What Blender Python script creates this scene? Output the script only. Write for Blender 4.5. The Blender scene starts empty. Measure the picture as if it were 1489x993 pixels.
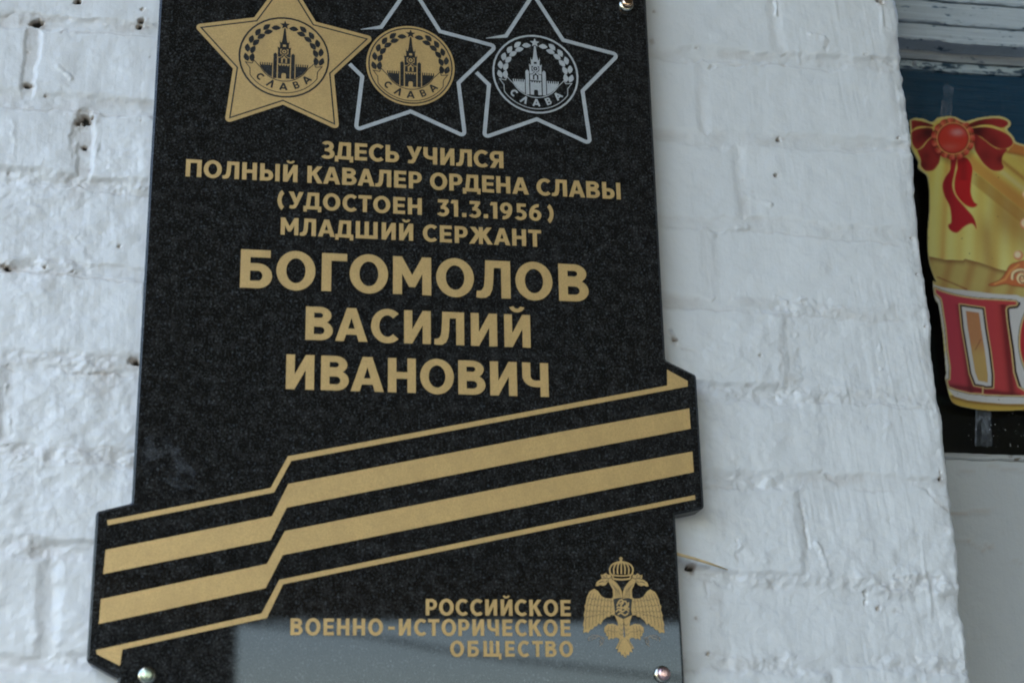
import bpy, math, random
import numpy as np
from mathutils import Matrix, Vector
from mathutils.geometry import delaunay_2d_cdt

scene = bpy.context.scene
COL = scene.collection
rng = random.Random(7)

# ------------------------------------------------------------------ camera
# World: wall face is the plane Y = 0 (street side is -Y), Z up, camera 1.2 m in front of the wall.
PITCH, YAW, ROLL, FPX = 0.321768, -0.183783, 0.022145, 2296.04
PW, PH = 1489.0, 993.0
CAM = np.array([0.0, -1.20, 1.60])
cp, sp = math.cos(PITCH), math.sin(PITCH)
cy, sy = math.cos(YAW), math.sin(YAW)
cr, sr = math.cos(ROLL), math.sin(ROLL)
Rz = np.array([[cy, -sy, 0], [sy, cy, 0], [0, 0, 1]])
Rx = np.array([[1, 0, 0], [0, cp, -sp], [0, sp, cp]])
Ry = np.array([[cr, 0, sr], [0, 1, 0], [-sr, 0, cr]])
RM = Rz @ Rx @ Ry                       # columns: right, forward, up
cam_d = bpy.data.cameras.new('camera')
cam = bpy.data.objects.new('camera', cam_d)
COL.objects.link(cam)
r_, f_, u_ = RM[:, 0], RM[:, 1], RM[:, 2]
cam.matrix_world = Matrix(((r_[0], u_[0], -f_[0], CAM[0]), (r_[1], u_[1], -f_[1], CAM[1]),
                           (r_[2], u_[2], -f_[2], CAM[2]), (0, 0, 0, 1)))
cam_d.sensor_fit = 'HORIZONTAL'
cam_d.sensor_width = 23.5
cam_d.lens = FPX / PW * 23.5
cam_d.clip_start = 0.02
cam_d.clip_end = 600
cam_d.dof.use_dof = True
cam_d.dof.focus_distance = 1.33
cam_d.dof.aperture_fstop = 3.8
scene.camera = cam

# ------------------------------------------------------------------ sky, sun, exposure
SUN_EL, SUN_AZ = math.radians(52), math.radians(-22)      # from the left of the wall's outward normal
world = bpy.data.worlds.new('World'); scene.world = world; world.use_nodes = True
wn = world.node_tree.nodes; wl = world.node_tree.links
sky = wn.new('ShaderNodeTexSky'); sky.sky_type = 'NISHITA'; sky.sun_disc = False
sky.sun_elevation = SUN_EL
sdir = Vector((math.sin(SUN_AZ) * math.cos(SUN_EL), -math.cos(SUN_AZ) * math.cos(SUN_EL), math.sin(SUN_EL)))
sky.sun_rotation = math.atan2(sdir.x, sdir.y)
sky.air_density = 1.15; sky.dust_density = 0.5; sky.ozone_density = 1.4
wl.new(sky.outputs[0], wn['Background'].inputs[0])
wn['Background'].inputs[1].default_value = 0.15
sun_d = bpy.data.lights.new('sun', 'SUN'); sun_d.energy = 0.5; sun_d.angle = math.radians(20)
sun_d.color = (1.0, 0.97, 0.93)
sun = bpy.data.objects.new('sun', sun_d); COL.objects.link(sun)
sun.rotation_euler = (-sdir).to_track_quat('-Z', 'Y').to_euler()
scene.view_settings.view_transform = 'Standard'
scene.view_settings.look = 'None'
scene.view_settings.gamma = 1.0
scene.view_settings.use_curve_mapping = False
scene.view_settings.exposure = 1.92
scene.cycles.filter_width = 1.9

# ------------------------------------------------------------------ helpers
def survey(px, py, D):
    """Point of the place at distance D (m, measured along the wall normal from the camera)."""
    ray = RM @ np.array([(px - PW / 2) / FPX, 1.0, -(py - PH / 2) / FPX])
    return CAM[0] + ray[0] / ray[1] * D, CAM[1] + D, CAM[2] + ray[2] / ray[1] * D

def srgb(r, g, b):
    f = lambda c: (c / 255 / 12.92) if c / 255 <= 0.04045 else ((c / 255 + 0.055) / 1.055) ** 2.4
    return (f(r), f(g), f(b), 1)

def thing(name, label, cat, loc=(0, 0, 0), group=None):
    o = bpy.data.objects.new(name, None); COL.objects.link(o); o.location = loc
    o.empty_display_size = 0.02
    o['label'] = label; o['category'] = cat
    if group: o['group'] = group
    return o

def link(name, me, mat=None, parent=None):
    o = bpy.data.objects.new(name, me); COL.objects.link(o)
    if mat is not None and len(me.materials) == 0: me.materials.append(mat)
    if parent is not None:
        o.parent = parent
    return o

def mesh_from(name, verts, faces, smooth=False):
    me = bpy.data.meshes.new(name)
    me.from_pydata([tuple(v) for v in verts], [], [tuple(f) for f in faces])
    if smooth:
        me.polygons.foreach_set('use_smooth', [True] * len(me.polygons))
    me.update()
    return me

class NT:
    def __init__(self, name):
        self.m = bpy.data.materials.new(name); self.m.use_nodes = True
        self.t = self.m.node_tree; self.n = self.t.nodes; self.b = self.n['Principled BSDF']
    def node(self, typ, **kw):
        n = self.n.new(typ)
        for k, v in kw.items():
            if k.startswith('i_'):
                n.inputs[k[2:].replace('_', ' ')].default_value = v
            else: setattr(n, k, v)
        return n
    def l(self, a, b): self.t.links.new(a, b)
    def coords(self, out='Object'):
        return self.node('ShaderNodeTexCoord').outputs[out]
    def noise(self, vec, scale, detail=4, rough=0.55, dist=0.0):
        n = self.node('ShaderNodeTexNoise'); n.inputs['Scale'].default_value = scale
        n.inputs['Detail'].default_value = detail; n.inputs['Roughness'].default_value = rough
        n.inputs['Distortion'].default_value = dist
        self.l(vec, n.inputs['Vector']); return n.outputs['Fac']
    def scaled(self, vec, s):
        m = self.node('ShaderNodeMapping'); m.inputs['Scale'].default_value = s
        self.l(vec, m.inputs['Vector']); return m.outputs['Vector']
    def ramp(self, fac, stops):
        r = self.node('ShaderNodeValToRGB'); e = r.color_ramp.elements
        while len(e) < len(stops): e.new(0.5)
        for el, (p, c) in zip(e, stops):
            el.position = p; el.color = c if len(c) == 4 else (*c, 1)
        self.l(fac, r.inputs['Fac']); return r.outputs['Color']
    def mix(self, fac, a, b, mode='MIX'):
        m = self.node('ShaderNodeMix', data_type='RGBA', blend_type=mode)
        for src, sock in ((fac, 0), (a, 6), (b, 7)):
            if hasattr(src, 'is_output'): self.l(src, m.inputs[sock])
            else: m.inputs[sock].default_value = src
        return m.outputs[2]
    def bump(self, h, dist, strength=1.0, prev=None):
        b = self.node('ShaderNodeBump'); b.inputs['Distance'].default_value = dist
        b.inputs['Strength'].default_value = strength
        self.l(h, b.inputs['Height'])
        if prev is not None: self.l(prev, b.inputs['Normal'])
        return b.outputs['Normal']
    def set(self, **kw):
        for k, v in kw.items():
            s = self.b.inputs[k.replace('_', ' ')]
            if hasattr(v, 'is_output'): self.l(v, s)
            else: s.default_value = v
        return self.m

# ------------------------------------------------------------------ materials
def white_paint(name, base=(0.80, 0.765, 0.715)):
    t = NT(name); v = t.coords()
    a = t.node('ShaderNodeAttribute', attribute_name='dirt_bounce').outputs['Fac']  # real dirt, plus the bounced light painted along the wall creases
    n1 = t.noise(v, 9, 5); n2 = t.noise(v, 260, 4, 0.6); n3 = t.noise(v, 55, 5, 0.6)
    c = t.ramp(n1, [(0.3, tuple(x * 0.93 for x in base)), (0.7, base)])
    c = t.mix(t.ramp(n3, [(0.55, (0, 0, 0)), (0.8, (0.16, 0.16, 0.16))]), c, (0.66, 0.63, 0.58, 1))
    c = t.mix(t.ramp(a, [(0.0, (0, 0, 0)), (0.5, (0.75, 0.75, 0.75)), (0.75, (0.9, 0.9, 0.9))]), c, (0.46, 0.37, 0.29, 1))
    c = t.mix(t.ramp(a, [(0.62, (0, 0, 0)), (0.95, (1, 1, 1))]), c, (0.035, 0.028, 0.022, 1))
    n4 = t.noise(t.scaled(v, (420, 420, 34)), 1.0, 3, 0.5)
    b = t.bump(n4, 0.00022, 0.8); b = t.bump(n2, 0.00032, 0.9, b); b = t.bump(n3, 0.0008, 0.7, b)
    return t.set(Base_Color=c, Roughness=0.36, Normal=b)
M_WALL = white_paint('painted masonry')

def granite(name, polished=True):
    t = NT(name); v = t.coords()
    w = t.node('ShaderNodeTexVoronoi', feature='F1'); w.inputs['Scale'].default_value = 420
    t.l(v, w.inputs['Vector'])
    n1 = t.noise(v, 560, 5, 0.68); n2 = t.noise(v, 115, 5, 0.7); n3 = t.noise(v, 1100, 2, 0.6)
    grain = t.ramp(n1, [(0.40, (0.0125, 0.0108, 0.0085)), (0.55, (0.0200, 0.0190, 0.0170)), (0.71, (0.105, 0.108, 0.102))])
    patch = t.ramp(n2, [(0.36, (0.40, 0.40, 0.40)), (0.52, (0.85, 0.85, 0.85)), (0.70, (1.7, 1.7, 1.75))])
    c = t.mix(1.0, grain, patch, 'MULTIPLY')
    sep = t.node('ShaderNodeSeparateColor'); t.l(w.outputs['Color'], sep.inputs[0])
    fleck = t.ramp(sep.outputs[0], [(0.93, (0, 0, 0)), (0.97, (1, 1, 1))])
    near = t.ramp(w.outputs['Distance'], [(0.2, (1, 1, 1)), (0.5, (0, 0, 0))])
    fl = t.mix(1.0, fleck, near, 'MULTIPLY')
    c = t.mix(t.mix(1.0, fl, (0.3, 0.3, 0.3, 1), 'MULTIPLY'), c, (0.12, 0.13, 0.14, 1))
    rg = t.ramp(n2, [(0.3, (0.015,) * 3), (0.7, (0.04,) * 3)])
    b = t.bump(n2, 0.000004, 0.5)
    return t.set(Base_Color=c, Roughness=rg if polished else 0.35, Normal=b, IOR=1.46)
M_GRAN = granite('black granite')
M_GRAN_S = granite('sawn granite edge', False)

def leaf_paint(name, col, metallic, rough):
    t = NT(name); v = t.coords('Generated') if False else t.node('ShaderNodeNewGeometry').outputs['Position']
    n1 = t.noise(v, 1100, 3, 0.6); n2 = t.noise(v, 45, 6, 0.7)
    dark = tuple(x * 0.80 for x in col)
    c = t.ramp(n1, [(0.32, dark), (0.55, col), (0.75, tuple(min(1, x * 1.12) for x in col))])
    c = t.mix(t.ramp(n2, [(0.42, (0, 0, 0)), (0.70, (0.55, 0.55, 0.55))]), c, (*[x * 0.92 for x in dark], 1))
    b = t.bump(n1, 0.00018, 0.8)
    return t.set(Base_Color=c, Metallic=metallic, Roughness=rough, Normal=b)
M_GOLD = leaf_paint('gold engraving paint', (0.61, 0.385, 0.145), 0.40, 0.46)
M_SILV = leaf_paint('silver engraving paint', (0.50, 0.495, 0.475), 0.30, 0.50)
M_SILV_D = leaf_paint('worn silver paint', (0.30, 0.24, 0.18), 0.35, 0.5)

def metal(name, col, rough):
    t = NT(name); v = t.coords(); n = t.noise(v, 300, 3)
    return t.set(Base_Color=t.ramp(n, [(0.4, tuple(x * .85 for x in col)), (0.65, col)]), Metallic=1.0,
                 Roughness=t.ramp(n, [(0.3, (rough,) * 3), (0.8, (rough * 2,) * 3)]))
M_CAP1 = metal('copper tinted cap', (0.86, 0.56, 0.36), 0.12)
M_CAP2 = metal('nickel cap with green reflection', (0.55, 0.62, 0.46), 0.24)  # green reflection of the grass is put into the metal colour
M_CAP3 = metal('rose cap', (0.86, 0.56, 0.54), 0.24)
M_RIM = metal('cap washer', (0.72, 0.68, 0.55), 0.15)
def plain(name, col, rough=0.7, nscale=20, var=0.2, bump=0.0):
    t = NT(name); v = t.coords(); n = t.noise(v, nscale, 5)
    c = t.ramp(n, [(0.3, tuple(x * (1 - var) for x in col)), (0.7, tuple(min(1, x * (1 + var)) for x in col))])
    kw = dict(Base_Color=c, Roughness=rough)
    if bump: kw['Normal'] = t.bump(n, bump)
    return t.set(**kw)
M_ROOF = plain('dark roof boards', (0.26, 0.20, 0.145), 0.8, 6)
M_POST = plain('dark porch paint', (0.12, 0.115, 0.11), 0.7, 4)
M_CONC = plain('concrete', (0.20, 0.20, 0.195), 0.9, 8, 0.2, 0.002)
M_GRASS = plain('grass', (0.060, 0.066, 0.052), 0.95, 3, 0.5, 0.01)
M_STRAW = plain('straw', (0.68, 0.48, 0.24), 0.6, 90)
M_CABLE = plain('black cable', (0.02, 0.02, 0.02), 0.6, 10)
M_DARK = plain('dark interior', (0.03, 0.028, 0.022), 0.9, 3)
M_CARD = plain('cardboard edge', (0.5, 0.42, 0.26), 0.7, 40)

def board_paint(name, top, under, thr, rough=0.5, sc=(14, 60, 210)):
    """chipped, brushed oil paint on wood; grain runs along X"""
    t = NT(name); v = t.coords()
    g = t.noise(t.scaled(v, sc), 1.0, 6, 0.62)
    g2 = t.noise(t.scaled(v, (42, 80, 170)), 1.0, 6, 0.72)
    g3 = t.noise(t.scaled(v, (8, 8, 700)), 1.0, 3, 0.5)
    c = t.ramp(g, [(0.3, tuple(x * 0.80 for x in top)), (0.7, top)])
    c = t.mix(t.ramp(g3, [(0.52, (0, 0, 0)), (0.72, (0.30, 0.30, 0.30))]), c, (*[min(1, x * 1.7 + .01) for x in top], 1))
    c = t.mix(t.ramp(g2, [(thr, (0, 0, 0)), (thr + 0.03, (1, 1, 1))]), c, (*under, 1))
    b = t.bump(g3, 0.0008, 0.8); b = t.bump(g, 0.0010, 0.7, b); b = t.bump(g2, 0.0008, 0.6, b)
    return t.set(Base_Color=c, Roughness=rough, Normal=b)
M_WBOARD = board_paint('chipped white paint', (0.53, 0.56, 0.565), (0.04, 0.085, 0.13), 0.60)
M_GBOARD = board_paint('grey white paint', (0.38, 0.38, 0.37), (0.07, 0.10, 0.13), 0.62)
M_BLUE = board_paint('dark blue gloss paint', (0.011, 0.046, 0.080), (0.05, 0.09, 0.12), 0.72, 0.22)
M_SCRAPE = board_paint('scraped blue and white edge', (0.42, 0.46, 0.45), (0.012, 0.040, 0.062), 0.50, 0.6)
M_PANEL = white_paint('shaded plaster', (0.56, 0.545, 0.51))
M_SILL = board_paint('sill paint', (0.50, 0.48, 0.44), (0.16, 0.12, 0.08), 0.56, 0.6)

def glass(name, tint=(0.9, 0.95, 0.95, 1), rough=0.02):
    t = NT(name); v = t.coords()
    n = t.noise(v, 900, 2)
    return t.set(Base_Color=tint, Transmission_Weight=1.0, Roughness=rough, IOR=1.45)
M_GLASS = glass('window glass')
def tape_mat():
    t = NT('clear tape'); v = t.coords(); n = t.noise(t.scaled(v, (60, 60, 25)), 1.0, 5, 0.7, 1.5)
    a = t.ramp(n, [(0.44, (0.02,) * 3), (0.54, (0.07,) * 3), (0.64, (0.26,) * 3)])
    b = t.bump(n, 0.002, 0.8)
    return t.set(Base_Color=(0.55, 0.58, 0.62, 1), Roughness=0.15, Alpha=a, Normal=b)
M_TAPE = tape_mat()
def residue_mat():
    t = NT('tape residue'); v = t.node('ShaderNodeNewGeometry').outputs['Position']; n = t.noise(v, 70, 6, 0.7, 0.8)
    a = t.ramp(n, [(0.46, (0.0,) * 3), (0.66, (0.11,) * 3)])
    return t.set(Base_Color=(0.38, 0.40, 0.42, 1), Roughness=0.4, Alpha=a)
M_RESID = residue_mat()
def print_mat():
    t = NT('printed card'); a = t.node('ShaderNodeVertexColor', layer_name='print')
    v = t.coords(); n = t.noise(v, 900, 2)
    c = t.mix(0.10, a.outputs['Color'], t.ramp(n, [(0.3, (0.3, 0.3, 0.3)), (0.7, (0.7, 0.7, 0.7))]), 'OVERLAY')
    w = t.node('ShaderNodeTexVoronoi', feature='F1'); w.inputs['Scale'].default_value = 170; t.l(v, w.inputs['Vector'])
    sep = t.node('ShaderNodeSeparateColor'); t.l(w.outputs['Color'], sep.inputs[0])
    sp_ = t.mix(1.0, t.ramp(sep.outputs[0], [(0.955, (0, 0, 0)), (0.96, (1, 1, 1))]),
                t.ramp(w.outputs['Distance'], [(0.08, (0.8, 0.8, 0.8)), (0.14, (0, 0, 0))]), 'MULTIPLY')
    c = t.mix(sp_, c, (0.10, 0.06, 0.03, 1))
    return t.set(Base_Color=c, Roughness=0.33)
M_PRINT = print_mat()

# ------------------------------------------------------------------ numpy noise
def vnoise(x, y, seed=0):
    xi = np.floor(x).astype(np.int64); yi = np.floor(y).astype(np.int64)
    fx = x - xi; fy = y - yi
    fx = fx * fx * fx * (fx * (fx * 6 - 15) + 10); fy = fy * fy * fy * (fy * (fy * 6 - 15) + 10)
    def h(a, b):
        n = (a * 374761393 + b * 668265263 + seed * 1442695041) & 0xffffffff
        n = ((n ^ (n >> 13)) * 1274126177) & 0xffffffff
        n = ((n ^ (n >> 16)) * 2246822519) & 0xffffffff
        return ((n ^ (n >> 15)) & 0xffffff) / float(0xffffff) * 2 - 1
    a = h(xi, yi); b = h(xi + 1, yi); c = h(xi, yi + 1); d = h(xi + 1, yi + 1)
    return (a * (1 - fx) + b * fx) * (1 - fy) + (c * (1 - fx) + d * fx) * fy
def fbm(x, y, seed=0, o=4, g=0.5):
    s = 0; a = 1; t = 0
    for i in range(o):
        s = s + a * vnoise(x * 2 ** i + 17.3 * i, y * 2 ** i - 9.1 * i, seed + i); t += a; a *= g
    return s / t
def sstep(a, b, x):
    t = np.clip((x - a) / (b - a), 0, 1); return t * t * (3 - 2 * t)

# ------------------------------------------------------------------ brick pier (painted wall)
XE = (survey(1345, 350, 1.20)[0] + survey(1378, 657, 1.20)[0]) / 2     # right arris of the pier
PIER_D = 0.13
# joint centres: heights at the left and right of the picture, top to bottom
JL = [0.669, 0.597, 0.529, 0.454, 0.376, 0.305, 0.233, 0.151]
JR = [0.684, 0.602, 0.519, 0.446, 0.370, 0.296, 0.2135, 0.148]
XL0, XR0 = -0.13, 0.49
for _ in range(5): JL.insert(0, JL[0] + 0.077); JR.insert(0, JR[0] + 0.077)
for _ in range(9): JL.append(JL[-1] - 0.077); JR.append(JR[-1] - 0.077)
NJ = len(JL)
JL = np.array(JL) + CAM[2]; JR = np.array(JR) + CAM[2]
wx = lambda px, py: survey(px, py, 1.20)[0]
anch = {5: [wx(1126, 20)], 6: [wx(45, 90), wx(1020, 120)], 7: [wx(122, 210), wx(1076, 285)], 8: [wx(106, 320)],
        9: [wx(1150, 510)], 10: [wx(12, 590)], 11: [wx(1172, 760)], 12: [wx(72, 880), wx(1042, 900)]}
# course k lies between joint k-1 (above) and joint k (below)
BL = 0.262
def course_joints(k):
    a = sorted(anch.get(k, [XE - (0.12 if k % 2 else 0.25)]))
    out = list(a); x = a[0]
    while x > -1.1:
        x -= BL; out.append(x)
    if len(a) > 1:
        n = max(1, round((a[1] - a[0]) / BL))
        out += [a[0] + (a[1] - a[0]) * i / n for i in range(1, n)]
    x = a[-1] + BL
    while x < XE - 0.07:
        out.append(x); x += BL
    return np.array(sorted(out))
CJ = [course_joints(k) for k in range(NJ + 1)]

def axis(segs):
    out = [segs[0][0]]
    for a, b, st in segs:
        n = max(1, int(round((b - a) / st))); out += list(a + (b - a) * np.arange(1, n + 1) / n)
    return np.array(out)
RC = 0.006
S_END = XE - RC + RC * math.pi / 2 + (PIER_D - RC)
sx = axis([(-0.95, -0.25, 0.009), (-0.25, -0.235, 0.003), (-0.235, -0.055, 0.00105), (-0.055, 0.325, 0.004), (0.325, XE + 0.012, 0.00105),
           (XE + 0.012, S_END, 0.004)])
zz = axis([(CAM[2] - 0.55, CAM[2] + 0.10, 0.009), (CAM[2] + 0.10, CAM[2] + 0.79, 0.00115), (CAM[2] + 0.79, CAM[2] + 1.06, 0.009)])
S, Z = np.meshgrid(sx, zz)             # rows: z
tt = (S - XL0) / (XR0 - XL0)
hmask = np.ones_like(S); crease = np.zeros_like(S); cidx = np.zeros(S.shape, int)
wob = 0.0045 * fbm(S * 13, Z * 9, 3, 3) + 0.0034 * fbm(S * 75, Z * 75, 5, 3)
ew = 0.0030 + 0.0022 * (fbm(S * 20, Z * 20, 8, 2) + 0.3)
hw = 0.0052 + 0.0022 * fbm(S * 16, Z * 40, 11, 3)
for k in range(NJ):
    zc = JL[k] + (JR[k] - JL[k]) * tt + wob
    cidx += (Z < zc).astype(int)
    for o_, a_ in ((-0.0068, 1.0), (0.0062, 0.45)):
        dd_ = np.abs(Z - zc - o_ - 0.0016 * fbm(S * 45, Z * 0 + k, 13, 3))
        crease = np.maximum(crease, a_ * (1 - sstep(0.0, 0.0017, dd_)) * sstep(-0.15, 0.35, fbm(S * 13 + k * 7.7, Z * 2 + o_ * 900, 15, 3)))
    hmask = np.minimum(hmask, sstep(hw * 0.5, hw * 0.5 + 2 * ew, np.abs(Z - zc)))
vmask = np.ones_like(S); bidx = np.zeros(S.shape, int); vdist = np.ones_like(S)
wob2 = 0.0030 * fbm(S * 9 + 5, Z * 14, 21, 3) + 0.0030 * fbm(S * 75, Z * 75, 25, 3)
for k in range(NJ + 1):
    sel = cidx == k
    s_ = S[sel]; m_ = np.ones(s_.shape); b_ = np.zeros(s_.shape, int); dm = np.ones(s_.shape)
    for j, xj in enumerate(CJ[k]):
        xx = xj + wob2[sel]
        lf = xj < 0.15
        d_ = np.abs(s_ - xx); e_ = (0.0045 if k in (8, 10, 12) else 0.0018) if lf else 0.0045
        w_ = 0.0056 if lf else 0.0045
        m_ = np.minimum(m_, sstep(w_ - e_, w_ + e_, d_)); b_ += (s_ > xx).astype(int); dm = np.minimum(dm, d_)
    vmask[sel] = m_; bidx[sel] = b_; vdist[sel] = dm
mask = np.minimum(hmask, vmask)
left = 1 - sstep(-0.02, 0.10, S)
# joint depth
filln = 0.5 + 0.9 * fbm(S * 12, Z * 30, 31, 3)
dh = (0.0007 + 0.0020 * np.clip(filln, 0, 1.4)) * (0.75 + 0.25 * left)
dv = (0.0034 + 0.0018 * fbm(S * 30, Z * 12, 37, 3)) * (0.17 + 0.95 * left) * (0.45 + 0.9 * np.clip(0.5 + 1.2 * fbm(S * 5, Z * 14, 39, 2), 0, 1))
tough = 1 - mask
dv = dv * np.select([cidx == 8, cidx == 10, cidx == 12], [0.45, 0.45, 0.62], 1.0)
depth = np.where(vmask < hmask, dv, dh)
brick_key = cidx * 64 + bidx
hb = np.random.RandomState(4).uniform(-1, 1, 64 * 64)
off = 0.0011 * hb[brick_key % 4096]
tilt = 0.0010 * hb[(brick_key * 7 + 3) % 4096] * fbm(S * 3, Z * 9, 2, 1)
H = mask * (off + tilt) - tough * depth - 0.0009 * crease * (0.5 + 0.5 * left)
# thick lumpy paint
H += 0.0010 * fbm(S * 14, Z * 18, 41, 3)
lump = fbm(S * 55, Z * 60, 43, 4)
rough_m = sstep(0.05, 0.5, fbm(S * 7, Z * 10, 47, 2)) * 0.75 + 0.25
th_ = 1 - hmask
H += (0.00085 + 0.00020 * left + 0.0015 * th_ * rough_m) * lump * (0.5 + rough_m)
H += 0.0009 * fbm(S * 32, Z * 40, 44, 3) * (0.6 + 0.4 * left)
rid = 1 - np.abs(fbm(S * 95, Z * 110, 53, 3)) * 2
H += 0.00055 * rid * ((0.45 + 0.1 * left) * rough_m + 0.8 * th_ * rough_m)
# brush strokes, near vertical, slightly slanting
ang = 0.10
bs = fbm((S + Z * ang) * 420, Z * 16, 59, 2)
bm = sstep(-0.1, 0.45, fbm(S * 9 + 3, Z * 8, 61, 2)) * sstep(0.30, 0.36, S)
H += 0.00016 * bs * bm + 0.00007 * bs
# sagging runs of paint
rn = fbm(S * 130, Z * 12, 67, 2)
H += 0.0010 * sstep(0.45, 0.8, rn) * sstep(0.2, 0.6, fbm(S * 11, Z * 11, 71, 2)) * sstep(0.3, 0.36, S)
dirt_bounce = np.zeros_like(S)
# warm bounced light painted brown into the crease by each bed joint, dust in the joints
dirt_bounce += 0.14 * tough * sstep(0.0, 0.6, fbm(S * 30, Z * 60, 73, 3)) + 0.05 * tough + 0.22 * crease * (0.6 + 0.4 * left)
dirt_bounce += 0.20 * left * sstep(0.35, 0.8, fbm(S * 22, Z * 26, 79, 4))
# individual holes, dents and lumps: (px, py, radius mm, depth mm, dirt)
HOLES = [(53, 33, 4.0, 7, 1.0), (57, 34, 2.4, 6, 1), (113, 1, 3.2, 7, 1), (205, 30, 2.6, 7, 1), (203, 38, 2.6, 6, .95), (207, 13, 1.8, 2, .6), (38, 124, 3.0, 5, .8),
         (44, 125, 1.4, 5, .9), (66, 139, 1.1, 4, 1), (41, 75, 1.3, 1.0, .45), (125, 173, 4.6, 8, 1.0), (113, 177, 3.0, 4, .7), (122, 214, 2.6, 4, .9),
         (10, 390, 2.5, 5, .9), (14, 392, 1.6, 5, 1), (5, 386, 2.0, 3, .7), (65, 389, 0.9, 3, .9), (105, 395, 1.1, 2, .7), (198, 526, 3.0, 7, 1.0), (192, 524, 3.5, 3, .55),
         (173, 358, 1.4, 2.4, .7), (1276, 1, 2.6, 8, 1.0), (1281, 4, 2.2, 7, 1), (1132, 203, 2.1, 5, .85), (1128, 255, 1.6, 5, .85), (1013, 70, 1.0, 1, .6), (1306, 201, 0.9, 3, .9),
         (1001, 826, 2.6, 8, 1.0), (1007, 826, 2.6, 8, 1.0), (1368, 697, 1.7, 5, 1.0), (1367, 687, .8, 3, .8), (1327, 344, .9, 2, .9), (1334, 398, .9, 2, .9), (1346, 474, .9, 2, .8),
         (1105, 517, 1.2, 1.5, .5), (1012, 898, 1.6, .5, .65), (1030, 950, 1.8, 2.5, .55), (980, 494, 2.2, 4, .6),
         (130, 246, 1.0, .6, .5), (12, 250, 1.3, .8, .5), (90, 47, 1.2, .6, .4), (218, 83, .8, .8, .6), (205, 176, .8, .8, .5), (1278, 884, 2.2, 2.5, .5), (950, 18, 1.6, .5, .45), (948, 62, 3, 1, .35)]
for (px, py, r, dp, di) in HOLES:
    hx, _, hz = survey(px, py, 1.20); r *= 1e-3
    d_ = np.hypot((S - hx) * (1 + 0.4 * vnoise(S * 400, Z * 400, 5)), (Z - hz)) * (1 + 0.45 * fbm(S * 500, Z * 500, 83, 2))
    g_ = 1 - sstep(r * 0.35, r * 1.15, d_)
    H -= g_ * dp * 1e-3; dirt_bounce = np.maximum(dirt_bounce, g_ * di)
    dirt_bounce += 0.30 * (1 - sstep(r, r * 3.2, d_)) * di * (0.5 + 0.5 * fbm(S * 300, Z * 300, 87, 2))
# smeared lumps and scrapes seen on the right of the plaque: (px0,py0,px1,py1,width mm,height mm)
RIDGES = [(1126, 0, 1127, 50, 2.2, 1.6), (1178, 50, 1205, 62, 3.0, 1.6), (1205, 62, 1192, 96, 3.2, -1.4), (1148, 95, 1030, 96, 1.8, -1.3), (1080, 262, 1095, 278, 2.4, -1.8), (1085, 282, 1120, 300, 4.0, 1.8),
          (1150, 470, 1160, 545, 4.5, 1.7), (1138, 470, 1133, 560, 2.6, -1.6), (1067, 790, 1072, 822, 2.2, -2.2), (1072, 795, 1110, 815, 7, 1.9), (1165, 735, 1178, 795, 3, -1.7), (1190, 790, 1208, 835, 3, 1.5),
          (1258, 862, 1256, 883, 2, -3.0), (1258, 882, 1310, 888, 1.8, -1.3), (1280, 860, 1330, 868, 7, 1.8), (1195, 690, 1225, 708, 3, -1.6), (1260, 80, 1300, 92, 2.4, -1.4), (1345, 710, 1382, 745, 2, -1.7),
          (975, 480, 990, 510, 2.5, -2.2), (990, 510, 1020, 516, 2, -1.2), (1128, 430, 1145, 440, 3, 1.8), (1165, 436, 1180, 440, 3, 1.8), (1085, 560, 1100, 562, 2.4, -1), (1282, 500, 1283, 535, 1.0, .9),
          (1290, 575, 1345, 592, 4, 1.8), (1035, 340, 1085, 328, 4, 1.1), (1025, 845, 1045, 900, 2.4, -1.4), (995, 833, 1040, 838, 1.6, -1.2), (1300, 828, 1368, 838, 6, 1.9), (1283, 640, 1292, 622, 4, 1.6),
          (1145, 955, 1200, 985, 9, 2.2), (1290, 970, 1340, 985, 8, 2), (85, 100, 100, 115, 3, 1.2), (110, 180, 105, 240, 3, -1.5), (142, 165, 138, 265, 2.0, 1.2), (10, 560, 12, 640, 1.6, 1.4), (20, 170, 22, 230, 2.5, .8)]
for (x0, y0, x1, y1, w_, hh) in RIDGES:
    a0 = survey(x0, y0, 1.2); a1 = survey(x1, y1, 1.2); ax, az = a0[0], a0[2]; bx, bz = a1[0] - ax, a1[2] - az
    q = np.clip(((S - ax) * bx + (Z - az) * bz) / (bx * bx + bz * bz), 0, 1)
    d_ = np.hypot(S - ax - q * bx + 0.0035 * fbm(S * 60, Z * 60, 90, 3), Z - az - q * bz + 0.0035 * fbm(S * 60, Z * 60, 92, 3)) + 0.0016 * fbm(S * 220, Z * 220, 91, 2)
    g_ = 1 - sstep(0.0, w_ * 1e-3, d_)
    H += g_ * hh * 1e-3 * np.clip(0.55 + 1.3 * fbm(S * 70, Z * 70, 93, 3), 0, 1.3)
    if hh < 0: dirt_bounce += 0.16 * g_
# worn arris
ar = sstep(XE - 0.02, XE, S)
H += ar * (0.0028 * fbm(S * 0 + 3, Z * 26, 95, 3) + 0.0016 * fbm(S * 90, Z * 90, 96, 3) - 0.001)
dirt_bounce += 0.25 * ar * sstep(0.4, 0.8, fbm(S * 60, Z * 60, 97, 2))
dirt_bounce = np.clip(dirt_bounce, 0, 1)
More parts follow.
